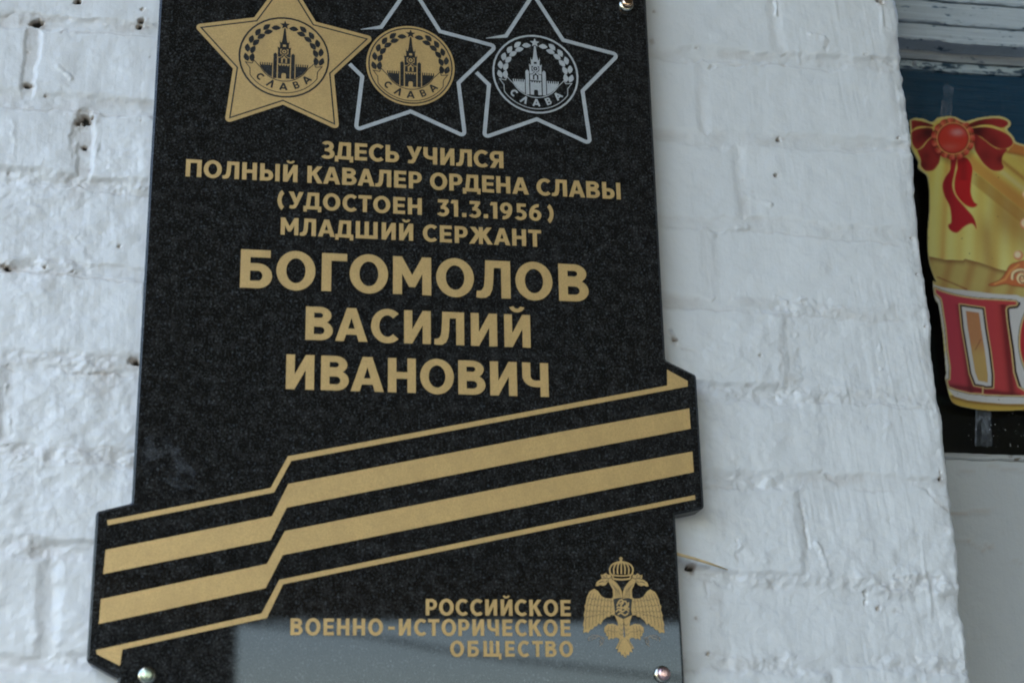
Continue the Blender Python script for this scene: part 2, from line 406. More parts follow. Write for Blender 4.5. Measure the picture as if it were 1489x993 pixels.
# profile of the pier: flat front, rounded arris, side returning to the window
th = np.clip((S - (XE - RC)) / RC, 0, math.pi / 2)
BX = np.where(S < XE - RC, S, XE - RC + RC * np.sin(th)); extra = np.clip(S - (XE - RC) - RC * math.pi / 2, 0, None)
BY = RC * (1 - np.cos(th)) + extra
NX, NY = np.sin(th), -np.cos(th)
PX = BX + NX * H; PY = BY + NY * H; PZ = Z
P = np.stack([PX, PY, PZ], -1)
dU = np.gradient(P, axis=1) ; dV = np.gradient(P, axis=0)
NRM = np.cross(dU, dV); NRM /= np.linalg.norm(NRM, axis=-1, keepdims=True)
if NRM[10, 10, 1] > 0: NRM = -NRM
nz, nx = S.shape
P2 = P.reshape(-1, 3); N2 = NRM.reshape(-1, 3); D2 = dirt_bounce.reshape(-1)
ii, jj = np.meshgrid(np.arange(nz - 1), np.arange(nx - 1), indexing='ij')
base_i = (ii * nx + jj)
quads = np.stack([base_i, base_i + 1, base_i + nx + 1, base_i + nx], -1).reshape(-1, 4)
key = np.where(mask > 0.45, brick_key + 1, 0)
qk = key[:-1, :-1].reshape(-1)
pier = thing('brick_pier', 'white painted brick pier with lumpy paint and pitted joints behind the black plaque', 'wall', (0, 0, 0))

def grid_mesh(name, q, skirt):
    uv, inv = np.unique(q.reshape(-1), return_inverse=True)
    inv = inv.reshape(-1, 4).astype(np.int64); V = P2[uv]; Nn = N2[uv]; Dd = D2[uv]; F = inv
    if skirt:
        e = np.concatenate([F[:, [0, 1]], F[:, [1, 2]], F[:, [2, 3]], F[:, [3, 0]]])
        es = np.sort(e, 1); kk = es[:, 0] * (len(V) + 1) + es[:, 1]
        _, first, cnt = np.unique(kk, return_index=True, return_counts=True)
        be = e[first[cnt == 1]]
        n0 = len(V); m = len(be)
        a = V[be[:, 0]]; b = V[be[:, 1]]; ba = a.copy(); bb = b.copy(); ba[:, 1] += 0.012; bb[:, 1] += 0.012
        nv = np.stack([b, a, ba, bb], 1).reshape(-1, 3)
        nf = n0 + np.arange(m * 4).reshape(-1, 4)
        fn = np.cross(a - b, ba - b); fn /= (np.linalg.norm(fn, axis=1, keepdims=True) + 1e-12)
        V = np.concatenate([V, nv]); F = np.concatenate([F, nf]); Nn = np.concatenate([Nn, np.repeat(fn, 4, 0)])
        Dd = np.concatenate([Dd, np.full(m * 4, 0.1)])
    me = bpy.data.meshes.new(name)
    me.vertices.add(len(V)); me.vertices.foreach_set('co', V.astype(np.float32).reshape(-1))
    me.loops.add(len(F) * 4); me.loops.foreach_set('vertex_index', F.astype(np.int32).reshape(-1))
    me.polygons.add(len(F)); me.polygons.foreach_set('loop_start', np.arange(0, len(F) * 4, 4, dtype=np.int32))
    me.polygons.foreach_set('use_smooth', np.ones(len(F), bool))
    at = me.attributes.new('dirt_bounce', 'FLOAT', 'POINT'); at.data.foreach_set('value', Dd.astype(np.float32))
    me.update(calc_edges=True)
    me.normals_split_custom_set_from_vertices(Nn.astype(np.float32).tolist())
    return me
order = np.argsort(qk, kind='stable'); ks, st = np.unique(qk[order], return_index=True)
st = list(st) + [len(order)]
for n, k in enumerate(ks):
    q = quads[order[st[n]:st[n + 1]]]
    if k == 0:
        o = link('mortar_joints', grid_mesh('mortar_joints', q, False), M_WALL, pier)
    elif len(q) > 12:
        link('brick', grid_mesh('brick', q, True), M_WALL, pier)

def box_mesh(x0, x1, y0, y1, z0, z1, bev=0.0, seg=1):
    import bmesh
    bm = bmesh.new(); r = bmesh.ops.create_cube(bm, size=1)
    for v in bm.verts:
        v.co = Vector((x0 if v.co.x < 0 else x1, y0 if v.co.y < 0 else y1, z0 if v.co.z < 0 else z1))
    if bev: bmesh.ops.bevel(bm, geom=bm.edges[:], offset=bev, segments=seg, affect='EDGES', profile=0.5)
    me = bpy.data.meshes.new('box'); bm.to_mesh(me); bm.free()
    return me
def box(name, dims, mat, parent=None, bev=0.0, seg=1):
    me = box_mesh(*dims, bev, seg); me.name = name
    return link(name, me, mat, parent)
box('pier_core', (-0.945, XE - 0.02, 0.03, PIER_D + 0.3, CAM[2] - 0.54, CAM[2] + 1.05), M_WALL, pier)

# ------------------------------------------------------------------ flat shapes on the slab
def union_tris(polys):
    """union of simple polygons -> verts, tris (CDT, kept where any polygon covers the centroid)"""
    vs, es = [], []
    for p in polys:
        n0 = len(vs); vs += [Vector(q) for q in p]; es += [(n0 + i, n0 + (i + 1) % len(p)) for i in range(len(p))]
    r = delaunay_2d_cdt(vs, es, [], 0, 1e-7)
    V = np.array([tuple(v) for v in r[0]]); T = np.array([f for f in r[2] if len(f) == 3])
    if len(T) == 0: return V, []
    c = V[T].mean(1); keep = np.zeros(len(T), bool)
    for p in polys:
        p = np.array(p); x, y = c[:, 0], c[:, 1]; ins = np.zeros(len(T), bool)
        for i in range(len(p)):
            x0, y0 = p[i]; x1, y1 = p[(i + 1) % len(p)]
            if y0 == y1: continue
            cr_ = ((y0 > y) != (y1 > y)) & (x < (x1 - x0) * (y - y0) / (y1 - y0) + x0)
            ins ^= cr_
        keep |= ins
    a = V[T]; area = np.abs((a[:, 1, 0] - a[:, 0, 0]) * (a[:, 2, 1] - a[:, 0, 1]) - (a[:, 2, 0] - a[:, 0, 0]) * (a[:, 1, 1] - a[:, 0, 1]))
    return V, T[keep & (area > 1e-14)]
def flat_mesh(name, polys, thick):
    """plate in the XZ plane, front towards -Y at y = -thick, back at y = 0"""
    V, T = union_tris(polys); n = len(V); F = []
    cnt = {}
    for t in T:
        a, b, c = [int(i) for i in t]
        ar_ = (V[b, 0] - V[a, 0]) * (V[c, 1] - V[a, 1]) - (V[c, 0] - V[a, 0]) * (V[b, 1] - V[a, 1])
        if ar_ < 0: b, c = c, b
        F.append((a, b, c))
        for e in ((a, b), (b, c), (c, a)): cnt[tuple(sorted(e))] = (cnt.get(tuple(sorted(e)), (0, e))[0] + 1, e)
    verts = [(v[0], -thick, v[1]) for v in V] + [(v[0], 0, v[1]) for v in V]
    for k_, (c_, e) in cnt.items():
        if c_ == 1: F.append((e[1], e[0], e[0] + n, e[1] + n))
    return mesh_from(name, verts, F)

def rect(x0, y0, x1, y1): return [(x0, y0), (x1, y0), (x1, y1), (x0, y1)]
def esec(cx, cy_, rx, ry, tx, ty, a0, a1, n=None):
    n = n or max(4, int(abs(a1 - a0) / 9)); A = [math.radians(a0 + (a1 - a0) * i / n) for i in range(n + 1)]
    return [(cx + rx * math.cos(a), cy_ + ry * math.sin(a)) for a in A] + \
           [(cx + (rx - tx) * math.cos(a), cy_ + (ry - ty) * math.sin(a)) for a in reversed(A)]
def ring(cx, cy_, rx, ry, tx, ty): return [esec(cx, cy_, rx, ry, tx, ty, 0, 182), esec(cx, cy_, rx, ry, tx, ty, 178, 360)]
def disc(cx, cy_, r, n=24, ry=None):
    return [(cx + r * math.cos(2 * math.pi * i / n), cy_ + (ry or r) * math.sin(2 * math.pi * i / n)) for i in range(n)]
def stroke(pts, w, closed=False):
    P_ = np.array(pts, float); n = len(P_); L, R_ = [], []
    for i in range(n):
        if closed: a, b, c = P_[i - 1], P_[i], P_[(i + 1) % n]
        else: a, b, c = P_[max(i - 1, 0)], P_[i], P_[min(i + 1, n - 1)]
        d0 = b - a; d1 = c - b
        if not np.any(d0): d0 = d1
        if not np.any(d1): d1 = d0
        d0 = d0 / np.linalg.norm(d0); d1 = d1 / np.linalg.norm(d1)
        n0 = np.array([-d0[1], d0[0]]); n1 = np.array([-d1[1], d1[0]]); m = n0 + n1; m /= np.linalg.norm(m)
        k_ = 1 / max(0.35, m @ n0)
        wi = (w[i] if hasattr(w, '__len__') else w) / 2
        L.append(tuple(b + m * wi * k_)); R_.append(tuple(b - m * wi * k_))
    if closed: return L, R_
    return L + R_[::-1]
def band(pts, w):
    """closed stroke as quads"""
    L, R_ = stroke(pts, w, True); n = len(L)
    return [[L[i], L[(i + 1) % n], R_[(i + 1) % n], R_[i]] for i in range(n)]
def mir(p, ax=0.0): return [(2 * ax - x, y) for x, y in p]

t, h = 0.235, 0.195
def bowl(x, cy_, rx, ry, hh=h, x0=0.0):
    return [rect(x0, cy_ - ry, x + 0.005, cy_ - ry + hh), rect(x0, cy_ + ry - hh, x + 0.005, cy_ + ry), esec(x, cy_, rx, ry, t, hh, -90, 90)]
def I_(w): return [rect(0, 0, t, 1), rect(w - t, 0, w, 1), [(t * .4, 0), (t, 0), (w - t, .56), (w - t * .4, 1), (w - t, 1), (t, .43)]]
R9 = ring(.35, .67, .35, .34, .225, .18) + [esec(.19, .60, .51, .61, .225, .19, -97, 8)]
EL = [(.235, 1), (.45, 1), (.45, .8), (.435, .45), (.405, .22), (.34, .07), (.24, 0), (.12, -.012), (0, 0), (.008, .175), (.07, .175), (.14, .2), (.19, .29), (.215, .5), (.23, .8)]
GL = {
 'П': (.82, [rect(0, 0, t, 1), rect(.82 - t, 0, .82, 1), rect(0, 1 - h, .82, 1)]),
 'Г': (.62, [rect(0, 0, t, 1), rect(0, 1 - h, .62, 1)]),
 'Т': (.73, [rect(.365 - t / 2, 0, .365 + t / 2, 1), rect(0, 1 - h, .73, 1)]),
 'Н': (.78, [rect(0, 0, t, 1), rect(.78 - t, 0, .78, 1), rect(0, .40, .78, .40 + h)]),
 'Е': (.66, [rect(0, 0, t, 1), rect(0, 0, .66, h), rect(0, 1 - h, .66, 1), rect(0, .41, .62, .41 + h * .95)]),
 'Ш': (1.20, [rect(0, 0, t, 1), rect(.6 - t / 2, 0, .6 + t / 2, 1), rect(1.2 - t, 0, 1.2, 1), rect(0, 0, 1.2, h)]),
 'Щ': (1.23, [rect(0, 0, t, 1), rect(.55 - t / 2, 0, .55 + t / 2, 1), rect(1.1 - t, 0, 1.1, 1), rect(0, 0, 1.23, h), rect(1.06, -.16, 1.23, h)]),
 'И': (.77, I_(.77)), 'Й': (.77, I_(.77) + [esec(.385, 1.27, .225, .20, .13, .115, 192, 348)]),
 'О': (.95, ring(.475, .5, .475, .52, t + .005, h)),
 'С': (.79, [esec(.47, .5, .47, .52, t, h, 47, 313)]),
 'А': (.92, [[(0, 0), (.25, 0), (.46, .70), (.46, 1), (.325, 1)], [(.92, 0), (.67, 0), (.46, .70), (.46, 1), (.595, 1)], [(.10, .2), (.82, .2), (.76, .38), (.16, .38)]]),
 'З': (.70, [esec(.31, .735, .34, .285, t, .18, -90, 148), esec(.31, .285, .385, .305, t, .18, -146, 90), rect(.17, .43, .33, .59)]),
 'Д': (.98, [rect(.22, 1 - h, .855, 1), rect(.62, .05, .855, 1), [(.12, .05), (.335, .05), (.42, .85), (.43, 1), (.22, 1)], rect(0, 0, .98, .19), rect(0, -.145, .19, .1), rect(.79, -.145, .98, .1)]),
 'Л': (.87, [EL, rect(.235, 1 - h, .87, 1), rect(.87 - t, 0, .87, 1)]),
 'Ч': (.75, [rect(.75 - t, 0, .75, 1), rect(0, .6, t, 1), esec(.38, .61, .38, .33, t, h, 180, 270), rect(.375, .28, .75, .28 + h)]),
 'Ь': (.73, [rect(0, 0, t, 1)] + bowl(.40, .32, .33, .32)),
 'Ы': (1.04, [rect(0, 0, t, 1)] + bowl(.38, .32, .32, .32) + [rect(1.04 - t, 0, 1.04, 1)]),
 'Б': (.77, [rect(0, 0, t, 1), rect(0, 1 - h, .72, 1)] + bowl(.42, .325, .35, .325)),
 'В': (.77, [rect(0, 0, t, 1)] + bowl(.40, .745, .325, .255, .18) + bowl(.42, .29, .35, .29, .18)),
 'Р': (.72, [rect(0, 0, t, 1)] + bowl(.39, .665, .33, .335, .185)),
 'Я': (.75, [mir(p, .375) for p in [rect(0, 0, t, 1)] + bowl(.42, .68, .33, .32, .185)] + [[(0, 0), (.27, 0), (.50, .42), (.24, .42)]]),
 'К': (.82, [rect(0, 0, t, 1), [(t - .03, .40), (t - .03, .60), (.52, 1), (.80, 1), (.40, .50)], [(.26, .53), (.44, .68), (.82, 0), (.55, 0)]]),
 'У': (.81, [[(0, 1), (.26, 1), (.50, .40), (.37, .20)], [(.56, 1), (.81, 1), (.52, .30), (.45, .13), (.37, .03), (.26, -.012), (.10, 0), (.04, .03), (.09, .20), (.17, .175), (.24, .19), (.30, .27), (.33, .36)]]),
 'М': (.955, [rect(0, 0, .225, 1), rect(.73, 0, .955, 1), [(.1, 1), (.225, 1), (.4775, .52), (.4775, .2), (.40, .2), (.1, .80)], [(.855, 1), (.73, 1), (.4775, .52), (.4775, .2), (.555, .2), (.855, .8)]]),
 'Ж': (1.32, [rect(.55, 0, .77, 1)] + sum([[p, mir(p, .66)] for p in ([(.66, .42), (.66, .62), (.99, 1), (1.27, 1), (.90, .50)], [(.70, .52), (.90, .66), (1.32, 0), (1.04, 0)])], [])),
 '(': (.46, [esec(.62, .47, .60, .75, .22, .26, 128, 232)]), ')': (.46, [mir(esec(.62, .47, .60, .75, .22, .26, 128, 232), .23)]),
 '3': (.67, [rect(.04, .815, .63, 1), [(.36, .83), (.63, .87), (.40, .50), (.19, .50)], esec(.30, .30, .37, .315, .225, .185, -146, 93), rect(.19, .43, .33, .612)]),
 '1': (.41, [rect(.175, 0, .41, 1), [(0, .84), (.06, 1), (.25, 1), (.22, .80), (.03, .79)]]),
 '5': (.64, [rect(.08, .815, .60, 1), rect(.08, .45, .29, 1), esec(.27, .31, .37, .325, .225, .185, -146, 108)]),
 '9': (.70, R9), '6': (.70, [[(.70 - x, 1 - y) for x, y in p] for p in R9]),
 '.': (.24, [rect(0, 0, .24, .24)]), '-': (.42, [rect(0, .36, .42, .54)]),
}
FACE_D = 1.176                                 # distance of the slab's polished face
FY = CAM[1] + FACE_D                           # its world Y
plaque = thing('memorial_plaque', 'black granite memorial plaque with gold Cyrillic lettering fixed to the white brick pier', 'plaque', (0, FY, 0))
def pp(px, py):
    a = survey(px, py, FACE_D); return (a[0], a[2])
glyph_cache = {}
def glyph(ch):
    if ch not in glyph_cache:
        me = flat_mesh('letter', GL[ch][1], 1.0); me.materials.append(M_GOLD); glyph_cache[ch] = me
    return glyph_cache[ch]
def text_line(chars, centres, base, top, wscale=1.0):
    zb = np.mean([pp(*q)[1] for q in base]); zt = np.mean([pp(*q)[1] for q in top]); hgt = zt - zb
    my = (np.mean([q[1] for q in base]) + np.mean([q[1] for q in top])) / 2; mx = np.mean([q[0] for q in base])
    for ch, cx in zip(chars, centres):
        X = pp(cx, my + (cx - mx) * 0.04)[0]; w = GL[ch][0]
        o = link('letter', glyph(ch), None, plaque)
        o.scale = (hgt * wscale, 0.00025, hgt); o.location = (X - w * hgt * wscale / 2, -0.00005, zb)
text_line('ЗДЕСЬУЧИЛСЯ', [477.1, 500.4, 524.9, 547.2, 570.5, 602.6, 625.7, 650.5, 674.5, 699.1, 722.0], [(516.5, 233.5), (731.7, 245.0)], [(516.5, 208.7), (731.1, 220.8)])
text_line('ПОЛНЫЙКАВАЛЕРОРДЕНАСЛАВЫ', [281.5, 309.3, 335.6, 362.8, 392.4, 422.2, 458.1, 482.3, 508, 532.4, 557.2, 581.8, 603.9, 637.7, 662.8, 685.8, 709.6, 731.7, 756.7, 790.2, 813.1, 838.5, 862.1, 888.7],
          [(270.9, 257.2), (902, 290.1)], [(271.5, 232.1), (901.1, 266.2)])
text_line('(УДОСТОЕН31.3.1956)', [409.1, 430.6, 454.4, 482.2, 508.5, 530.7, 555.1, 580.4, 603.2, 644.4, 660.8, 674.9, 690.6, 706.3, 717.8, 735.9, 757.5, 778.1, 799.5],
          [(531, 308.9), (720.2, 318.1)], [(521.6, 284), (571.9, 286.7), (603, 288.4)])
text_line('МЛАДШИЙСЕРЖАНТ', [421.1, 447.7, 474.8, 500.7, 533.2, 565.2, 590.6, 625.2, 648.2, 670.6, 699.2, 729.8, 754.8, 777.6], [(408.1, 341.5), (781, 358.9)], [(408.7, 316.5), (786.9, 335.1)])
text_line('БОГОМОЛОВ', [372.8, 430.3, 486.2, 536.4, 599.3, 661.7, 717.3, 776.4, 833.9], [(349.6, 418.1), (480.7, 423.9), (813.1, 437.6)], [(350.8, 362.6), (810.9, 383.6)])
text_line('ВАСИЛИЙ', [464.3, 511.1, 559.6, 607, 653.2, 703.8, 752.2], [(443.9, 493.6), (771.8, 506.2)], [(444.65, 445.3), (770.7, 458.7)])
text_line('ИВАНОВИЧ', [436.5, 487.1, 534.2, 584.4, 635.5, 686.1, 732.2, 778.6], [(415.2, 565.4), (797.6, 577.5)], [(416.3, 515), (796.4, 528.4)])
text_line('РОССИЙСКОЕ', [627.2, 649, 671.4, 692.7, 714.2, 736.5, 757.3, 778.8, 801, 822.5], [(618.5, 893.2), (830.9, 896.4)], [(618.5, 869.7), (830, 872.6)], .96)
text_line('ВОЕННО-ИСТОРИЧЕСКОЕ', [431.4, 455.1, 478, 499.1, 522.1, 546.1, 569.1, 588.7, 611, 630.7, 652.6, 674.4, 695.4, 717.2, 737.7, 757.8, 778.3, 800.6, 822.5],
          [(422, 922.3), (831.4, 925.3)], [(423, 897.3), (830, 902)], .94)
text_line('ОБЩЕСТВО', [664.6, 688.1, 715.9, 741.5, 761.2, 781.7, 801.1, 823.3], [(679.8, 953.7), (791.7, 954.9)], [(680.3, 930.5), (792.2, 932.2)], .94)

# --- slab
def roundpoly(pts, radii, n=5):
    out = []
    for i in range(len(pts)):
        a, b, c = Vector(pts[i - 1]), Vector(pts[i]), Vector(pts[(i + 1) % len(pts)]); r = radii[i]
        if r == 0: out.append(tuple(b)); continue
        d0 = (a - b).normalized(); d1 = (c - b).normalized(); ang_ = d0.angle(d1); L_ = r / math.tan(ang_ / 2)
        p0 = b + d0 * L_; p1 = b + d1 * L_; ctr = b + (d0 + d1).normalized() * (r / math.sin(ang_ / 2))
        a0 = math.atan2(*(p0 - ctr).yx); a1 = math.atan2(*(p1 - ctr).yx); da = (a1 - a0 + math.pi) % (2 * math.pi) - math.pi
        for j in range(n + 1):
            q = a0 + da * j / n; out.append((ctr.x + r * math.cos(q), ctr.y + r * math.sin(q)))
    return out
def inset(pts, d):      # pts counter-clockwise in (x, z); moves inwards
    out = []; n = len(pts)
    for i in range(n):
        a, b, c = [np.array(pts[j % n]) for j in (i - 1, i, i + 1)]
        d0 = (b - a) / np.linalg.norm(b - a); d1 = (c - b) / np.linalg.norm(c - b)
        n0 = np.array([-d0[1], d0[0]]); n1 = np.array([-d1[1], d1[0]]); m = (n0 + n1); m /= np.linalg.norm(m)
        out.append(tuple(b + m * d / max(.3, m @ n0)))
    return out
xu_l = np.mean([pp(231.2, 0)[0], pp(217.5, 280)[0], pp(192.4, 700)[0]]); xu_r = np.mean([pp(939.8, 0)[0], pp(966.8, 500)[0]])
xr_l = np.mean([pp(127.3, 913)[0], pp(140.6, 745)[0]]); xr_r = np.mean([pp(1012.5, 552)[0], pp(1024.9, 733)[0]])
xl_l = pp(171, 985)[0]; xl_r = np.mean([pp(992.2, 930)[0], pp(996, 993)[0], pp(982.6, 760)[0]])
ztop = pp(590, -75)[1]; zbot = pp(590, 1022)[1]
out_ccw = [(xl_r, zbot), (xl_r, pp(982.5, 748)[1]), (xr_r, pp(1024, 739)[1]), (xr_r, pp(1011.5, 545)[1]), (xu_r, pp(967, 523)[1]), (xu_r, ztop),
           (xu_l, ztop), (xu_l, pp(188.5, 731)[1]), (xr_l, pp(141, 743.5)[1]), (xr_l, pp(123, 961)[1]), (xl_l, pp(171, 986)[1]), (xl_l, zbot)]
rad = [.002, 0, .0035, .003, .003, .002, .002, .002, .003, .003, 0, .002]
OUT = roundpoly(out_ccw, rad)
CH = 0.0019; TH = 0.020
INN = inset(OUT, CH)
n = len(OUT)
V_, T_ = union_tris([INN])
sv = [(x, 0, z) for x, z in INN] + [(x, CH * .8, z) for x, z in OUT] + [(x, TH, z) for x, z in OUT]
F_ = []
for i in range(n):
    j = (i + 1) % n
    F_ += [(i, j, n + j, n + i)[::-1], (n + i, n + j, 2 * n + j, 2 * n + i)[::-1]]
n3 = len(sv); sv += [(v[0], 0, v[1]) for v in V_]
for tr in T_:
    a, b, c = [int(i) for i in tr]
    if (V_[b][0] - V_[a][0]) * (V_[c][1] - V_[a][1]) - (V_[c][0] - V_[a][0]) * (V_[b][1] - V_[a][1]) < 0: b, c = c, b
    F_.append((n3 + a, n3 + b, n3 + c))
Vb, Tb = union_tris([OUT]); n4 = len(sv); sv += [(v[0], TH, v[1]) for v in Vb]
F_ += [(n4 + int(c), n4 + int(b), n4 + int(a)) for a, b, c in Tb]
slab = link('granite_slab', mesh_from('granite_slab', sv, F_), M_GRAN, plaque)
slab.location = (0, 0.0003, 0)
slab.data.materials.append(M_GRAN_S)
for i_f in range(2 * n): slab.data.polygons[i_f].material_index = 1
# fixings behind the slab, between it and the wall
def plate(name, polys, thick, mat, parent, y=0.0):
    o = link(name, flat_mesh(name, polys, thick), mat, parent); o.location = (0, y, 0); return o

# --- ribbon stripes
def pl(*pts): return [pp(x, y) for x, y in pts]
zo = lambda x, y: (120 + x / 3.925, 740 + y / 3.925)
zr = lambda x, y: (820 + x / 3.31, 500 + y / 3.31)
zt_ = lambda x, y: (120 + x / 3.309, 500 + y / 3.309)
S1 = [zt_(118, 848), zt_(905, 692), zt_(988, 540), zr(497, 200), zr(496, 124), zr(595, 178), zr(597, 205), zr(0, 316), zt_(1004, 563), zt_(922, 714), zt_(122, 872)]
S2 = [(153.6, 799.1), zt_(912, 828), zt_(990, 673), zr(0, 420), (1002.2, 593.7), (1004.3, 623.3), zr(0, 525), zt_(982, 787), zt_(905, 943), (150.1, 834.3)]
S3 = [(146.8, 870.7), zo(1052, 312), zo(1155, 125), zr(0, 632), (1006.7, 656.2), (1008.8, 686.4), zr(0, 742), zo(1143, 262), zo(1045, 450), (143.7, 906.9)]
S4 = [zo(78, 803), zo(1022, 594), zo(1123, 403), zr(0, 852), zr(630, 727), zr(632, 748), zr(0, 876), zo(1145, 428), zo(1052, 620), zo(228, 800), zo(214, 893), zo(80, 826)]
for s_ in (S1, S2, S3, S4):
    plate('ribbon_stripe', [pl(*s_)], 0.00025, M_GOLD, plaque)

# --- medals
ZC = CAM[2] + 0.728 * FACE_D / 1.34; RR = 0.0424 * FACE_D / 1.34
MC = [c * FACE_D / 1.34 for c in (0.0370, 0.1566, 0.2781)]
def star_pts(R, r, rot=90):
    return [((R if k % 2 == 0 else r) * math.cos(math.radians(rot + 36 * k)), (R if k % 2 == 0 else r) * math.sin(math.radians(rot + 36 * k))) for k in range(10)]
def off(polys, cx): return [[(cx + x * RR, ZC + y * RR) for x, y in p] for p in polys]
def leaf(x, y, ang_, L_, W_):
    c_, s_ = math.cos(ang_), math.sin(ang_); pts = []
    for (a, b) in ((0, 0), (.25, .38), (.55, .5), (.8, .3), (1, 0), (.8, -.25), (.5, -.42), (.2, -.3)):
        u, v = (a - .5) * L_, b * W_; pts.append((x + u * c_ - v * s_, y + u * s_ + v * c_))
    return pts
def wreath():
    o = []
    for sgn in (-1, 1):
        for k in range(6):
            for (rr_, a0_, st_, dth) in ((.825, 184, 16.2, .28), (.70, 184.5, 15.8, -.22)):
                if k == 5 and rr_ > .8: continue
                a = math.radians(a0_ - k * st_); x = rr_ * math.cos(a) * (1.0 if k < 5 else 1.04); y = rr_ * math.sin(a) * (1.0 if k < 5 else 1.06)
                tang = a - math.pi / 2 + dth
                p = leaf(x, y, tang, .215, .135)
                o.append(p if sgn < 0 else mir(p))
    return o
def merlons(x0, x1, y, n, hh=.06):
    w = (x1 - x0) / (2 * n - 1); return [rect(x0 + 2 * i * w, y - .01, x0 + (2 * i + 1) * w, y + hh) for i in range(n)]
def tower():
    o = [star_pts(.115, .05)]; o[0] = [(x, y + .80) for x, y in o[0]]
    o += [[(-.016, .72), (.016, .72), (.045, .46), (.065, .36), (-.065, .36), (-.045, .46)]]
    # belfry with a hole
    o += [rect(-.10, .24, -.035, .36), rect(.035, .24, .10, .36), [(-.07, .31), (.07, .31), (.05, .39), (-.05, .39)], [(-.035, .30), (-.035, .34), (.035, .34), (.035, .30), (0, .335)]]
    for sx_ in (-.10, .10): o.append([(sx_ - .012, .34), (sx_ + .012, .34), (sx_, .43)])
    o += [rect(-.10, .22, .10, .255)]
    # clock block
    o += [rect(-.14, .0, -.09, .22), rect(.09, .0, .14, .22), rect(-.14, .20, .14, .23), [(-.14, 0), (-.09, 0), (-.03, .05), (-.09, .08)], [(.14, 0), (.09, 0), (.03, .05), (.09, .08)]]
    o += ring(0, .135, .075, .075, .027, .027) + [disc(0, .135, .020, 10)]
    for sx_ in (-.14, .14): o.append([(sx_ - .012, .2), (sx_ + .012, .2), (sx_, .27)])
    # arch storey
    o += [rect(-.13, -.155, -.065, -.02), rect(.065, -.155, .13, -.02), [(-.09, -.02), (-.035, -.02), (0, .035), (.035, -.02), (.09, -.02), (0, .06)], rect(-.13, -.165, .13, -.145)]
    o += [[(-.03, -.14), (.03, -.14), (.03, -.06), (0, -.02), (-.03, -.06)]]
    # corner turrets
    for sx_ in (-1, 1):
        r_ = [(-.235, -.53), (-.155, -.53), (-.155, .06), (-.195, .10), (-.235, .06)]; o.append(r_ if sx_ < 0 else mir(r_))
    # gate block with opening
    o += merlons(-.13, .13, -.23, 5, .04) + [rect(-.13, -.40, .13, -.22), rect(-.13, -.53, -.05, -.39), rect(.05, -.53, .13, -.39), [(-.051, -.44), (-.03, -.39), (-.052, -.385)], [(.051, -.44), (.03, -.39), (.052, -.385)]]
    # walls, lower edge follows the scroll
    w_ = [(-.53, -.22), (-.255, -.22), (-.255, -.51), (-.34, -.46), (-.43, -.38), (-.50, -.28)]
    o += [w_, mir(w_)] + merlons(-.53, -.255, -.22, 6, .06) + merlons(.255, .53, -.22, 6, .06)
    return o
def arc_pts(r, a0, a1, n=28, cy_=0.0): return [(r * math.cos(math.radians(a0 + (a1 - a0) * i / n)), cy_ + r * math.sin(math.radians(a0 + (a1 - a0) * i / n))) for i in range(n + 1)]
def scroll(w=.018):
    up = arc_pts(.575, 207, 333, cy_=-.02); lo = arc_pts(.88, 205, 335, 30, -.0)
    le = [up[0], (-.60, -.19), (-.66, -.12), (-.70, -.20), (-.84, -.18), (-.74, -.32), lo[2]]
    o = [stroke(up, w), stroke(lo[2:-2], w), stroke(le, w), stroke([(-x, y) for x, y in le], w)]
    return o
def slava():
    o = []; fnt = {'С': [esec(0, 0,   .48, .5, .23, .23, 50, 310)], 'Л': [stroke([(-.36, -.5), (0.12, .47), (.14, .47)], .24), stroke([(.12, .5), (.36, -.5)], .24)],
                   'А': [stroke([(-.42, -.5), (0, .5)], .24), stroke([(0, .5), (.42, -.5)], .24), stroke([(-.28, -.22), (.28, -.22)], .20)],
                   'В': [rect(-.35, -.5, -.13, .5)] + [[(x - .35, y - .5) for x, y in p] for p in [rect(0, 0, .4, .18), rect(0, .82, .4, 1), rect(0, .42, .4, .60), esec(.4, .71, .28, .29, .21, .18, -90, 90), esec(.4, .29, .32, .29, .21, .18, -90, 90)]]}
    for ch, a in zip('СЛАВА', (226, 247, 270, 292.5, 314)):
        r = .725; ca, sa = math.cos(math.radians(a)), math.sin(math.radians(a)); th_ = math.radians(a + 90); c_, s_ = math.cos(th_), math.sin(th_)
        for p in fnt[ch]:
            o.append([(r * ca + (x * c_ - y * s_) * .175, r * sa + (x * s_ + y * c_) * .175) for x, y in p])
    return o
star1 = plate('gold_star', [roundpoly([(MC[0] + x * RR, ZC + y * RR) for x, y in star_pts(2.12, 1.165)], [RR * .09 if k % 2 == 0 else 0 for k in range(10)], 4)], 0.00025, M_GOLD, plaque)
plate('star_line', off(band(star_pts(1.93, 1.065), .030), MC[0]), 0.0001, M_GRAN_S, star1, -0.00025)
plate('medallion_ring', off(ring(0, 0, 1, 1, .040, .040), MC[0]), 0.0001, M_GRAN_S, star1, -0.00027)
d2 = plate('gold_medallion', off([disc(0, 0, 1.0, 72)], MC[1]), 0.00025, M_GOLD, plaque)
plate('medallion_ring', off(ring(0, 0, .955, .955, .030, .030), MC[1]), 0.0001, M_GRAN_S, d2, -0.00025)
d3 = plate('silver_medallion', off(ring(0, 0, 1, 1, .042, .042), MC[2]), 0.00025, M_SILV, plaque)
for par, cx, m, y in ((star1, MC[0], M_GRAN_S, -0.00025), (d2, MC[1], M_GRAN_S, -0.00025), (d3, MC[2], M_SILV, 0)):
    plate('tower_picture', off(tower(), cx), 0.00015, m, par, y)
    plate('laurel_wreath', off(wreath(), cx), 0.00015, m, par, y)
    plate('scroll', off(scroll(), cx), 0.00012, m, par, y)
    plate('scroll_lettering', off(slava(), cx), 0.00015, m, par, y)
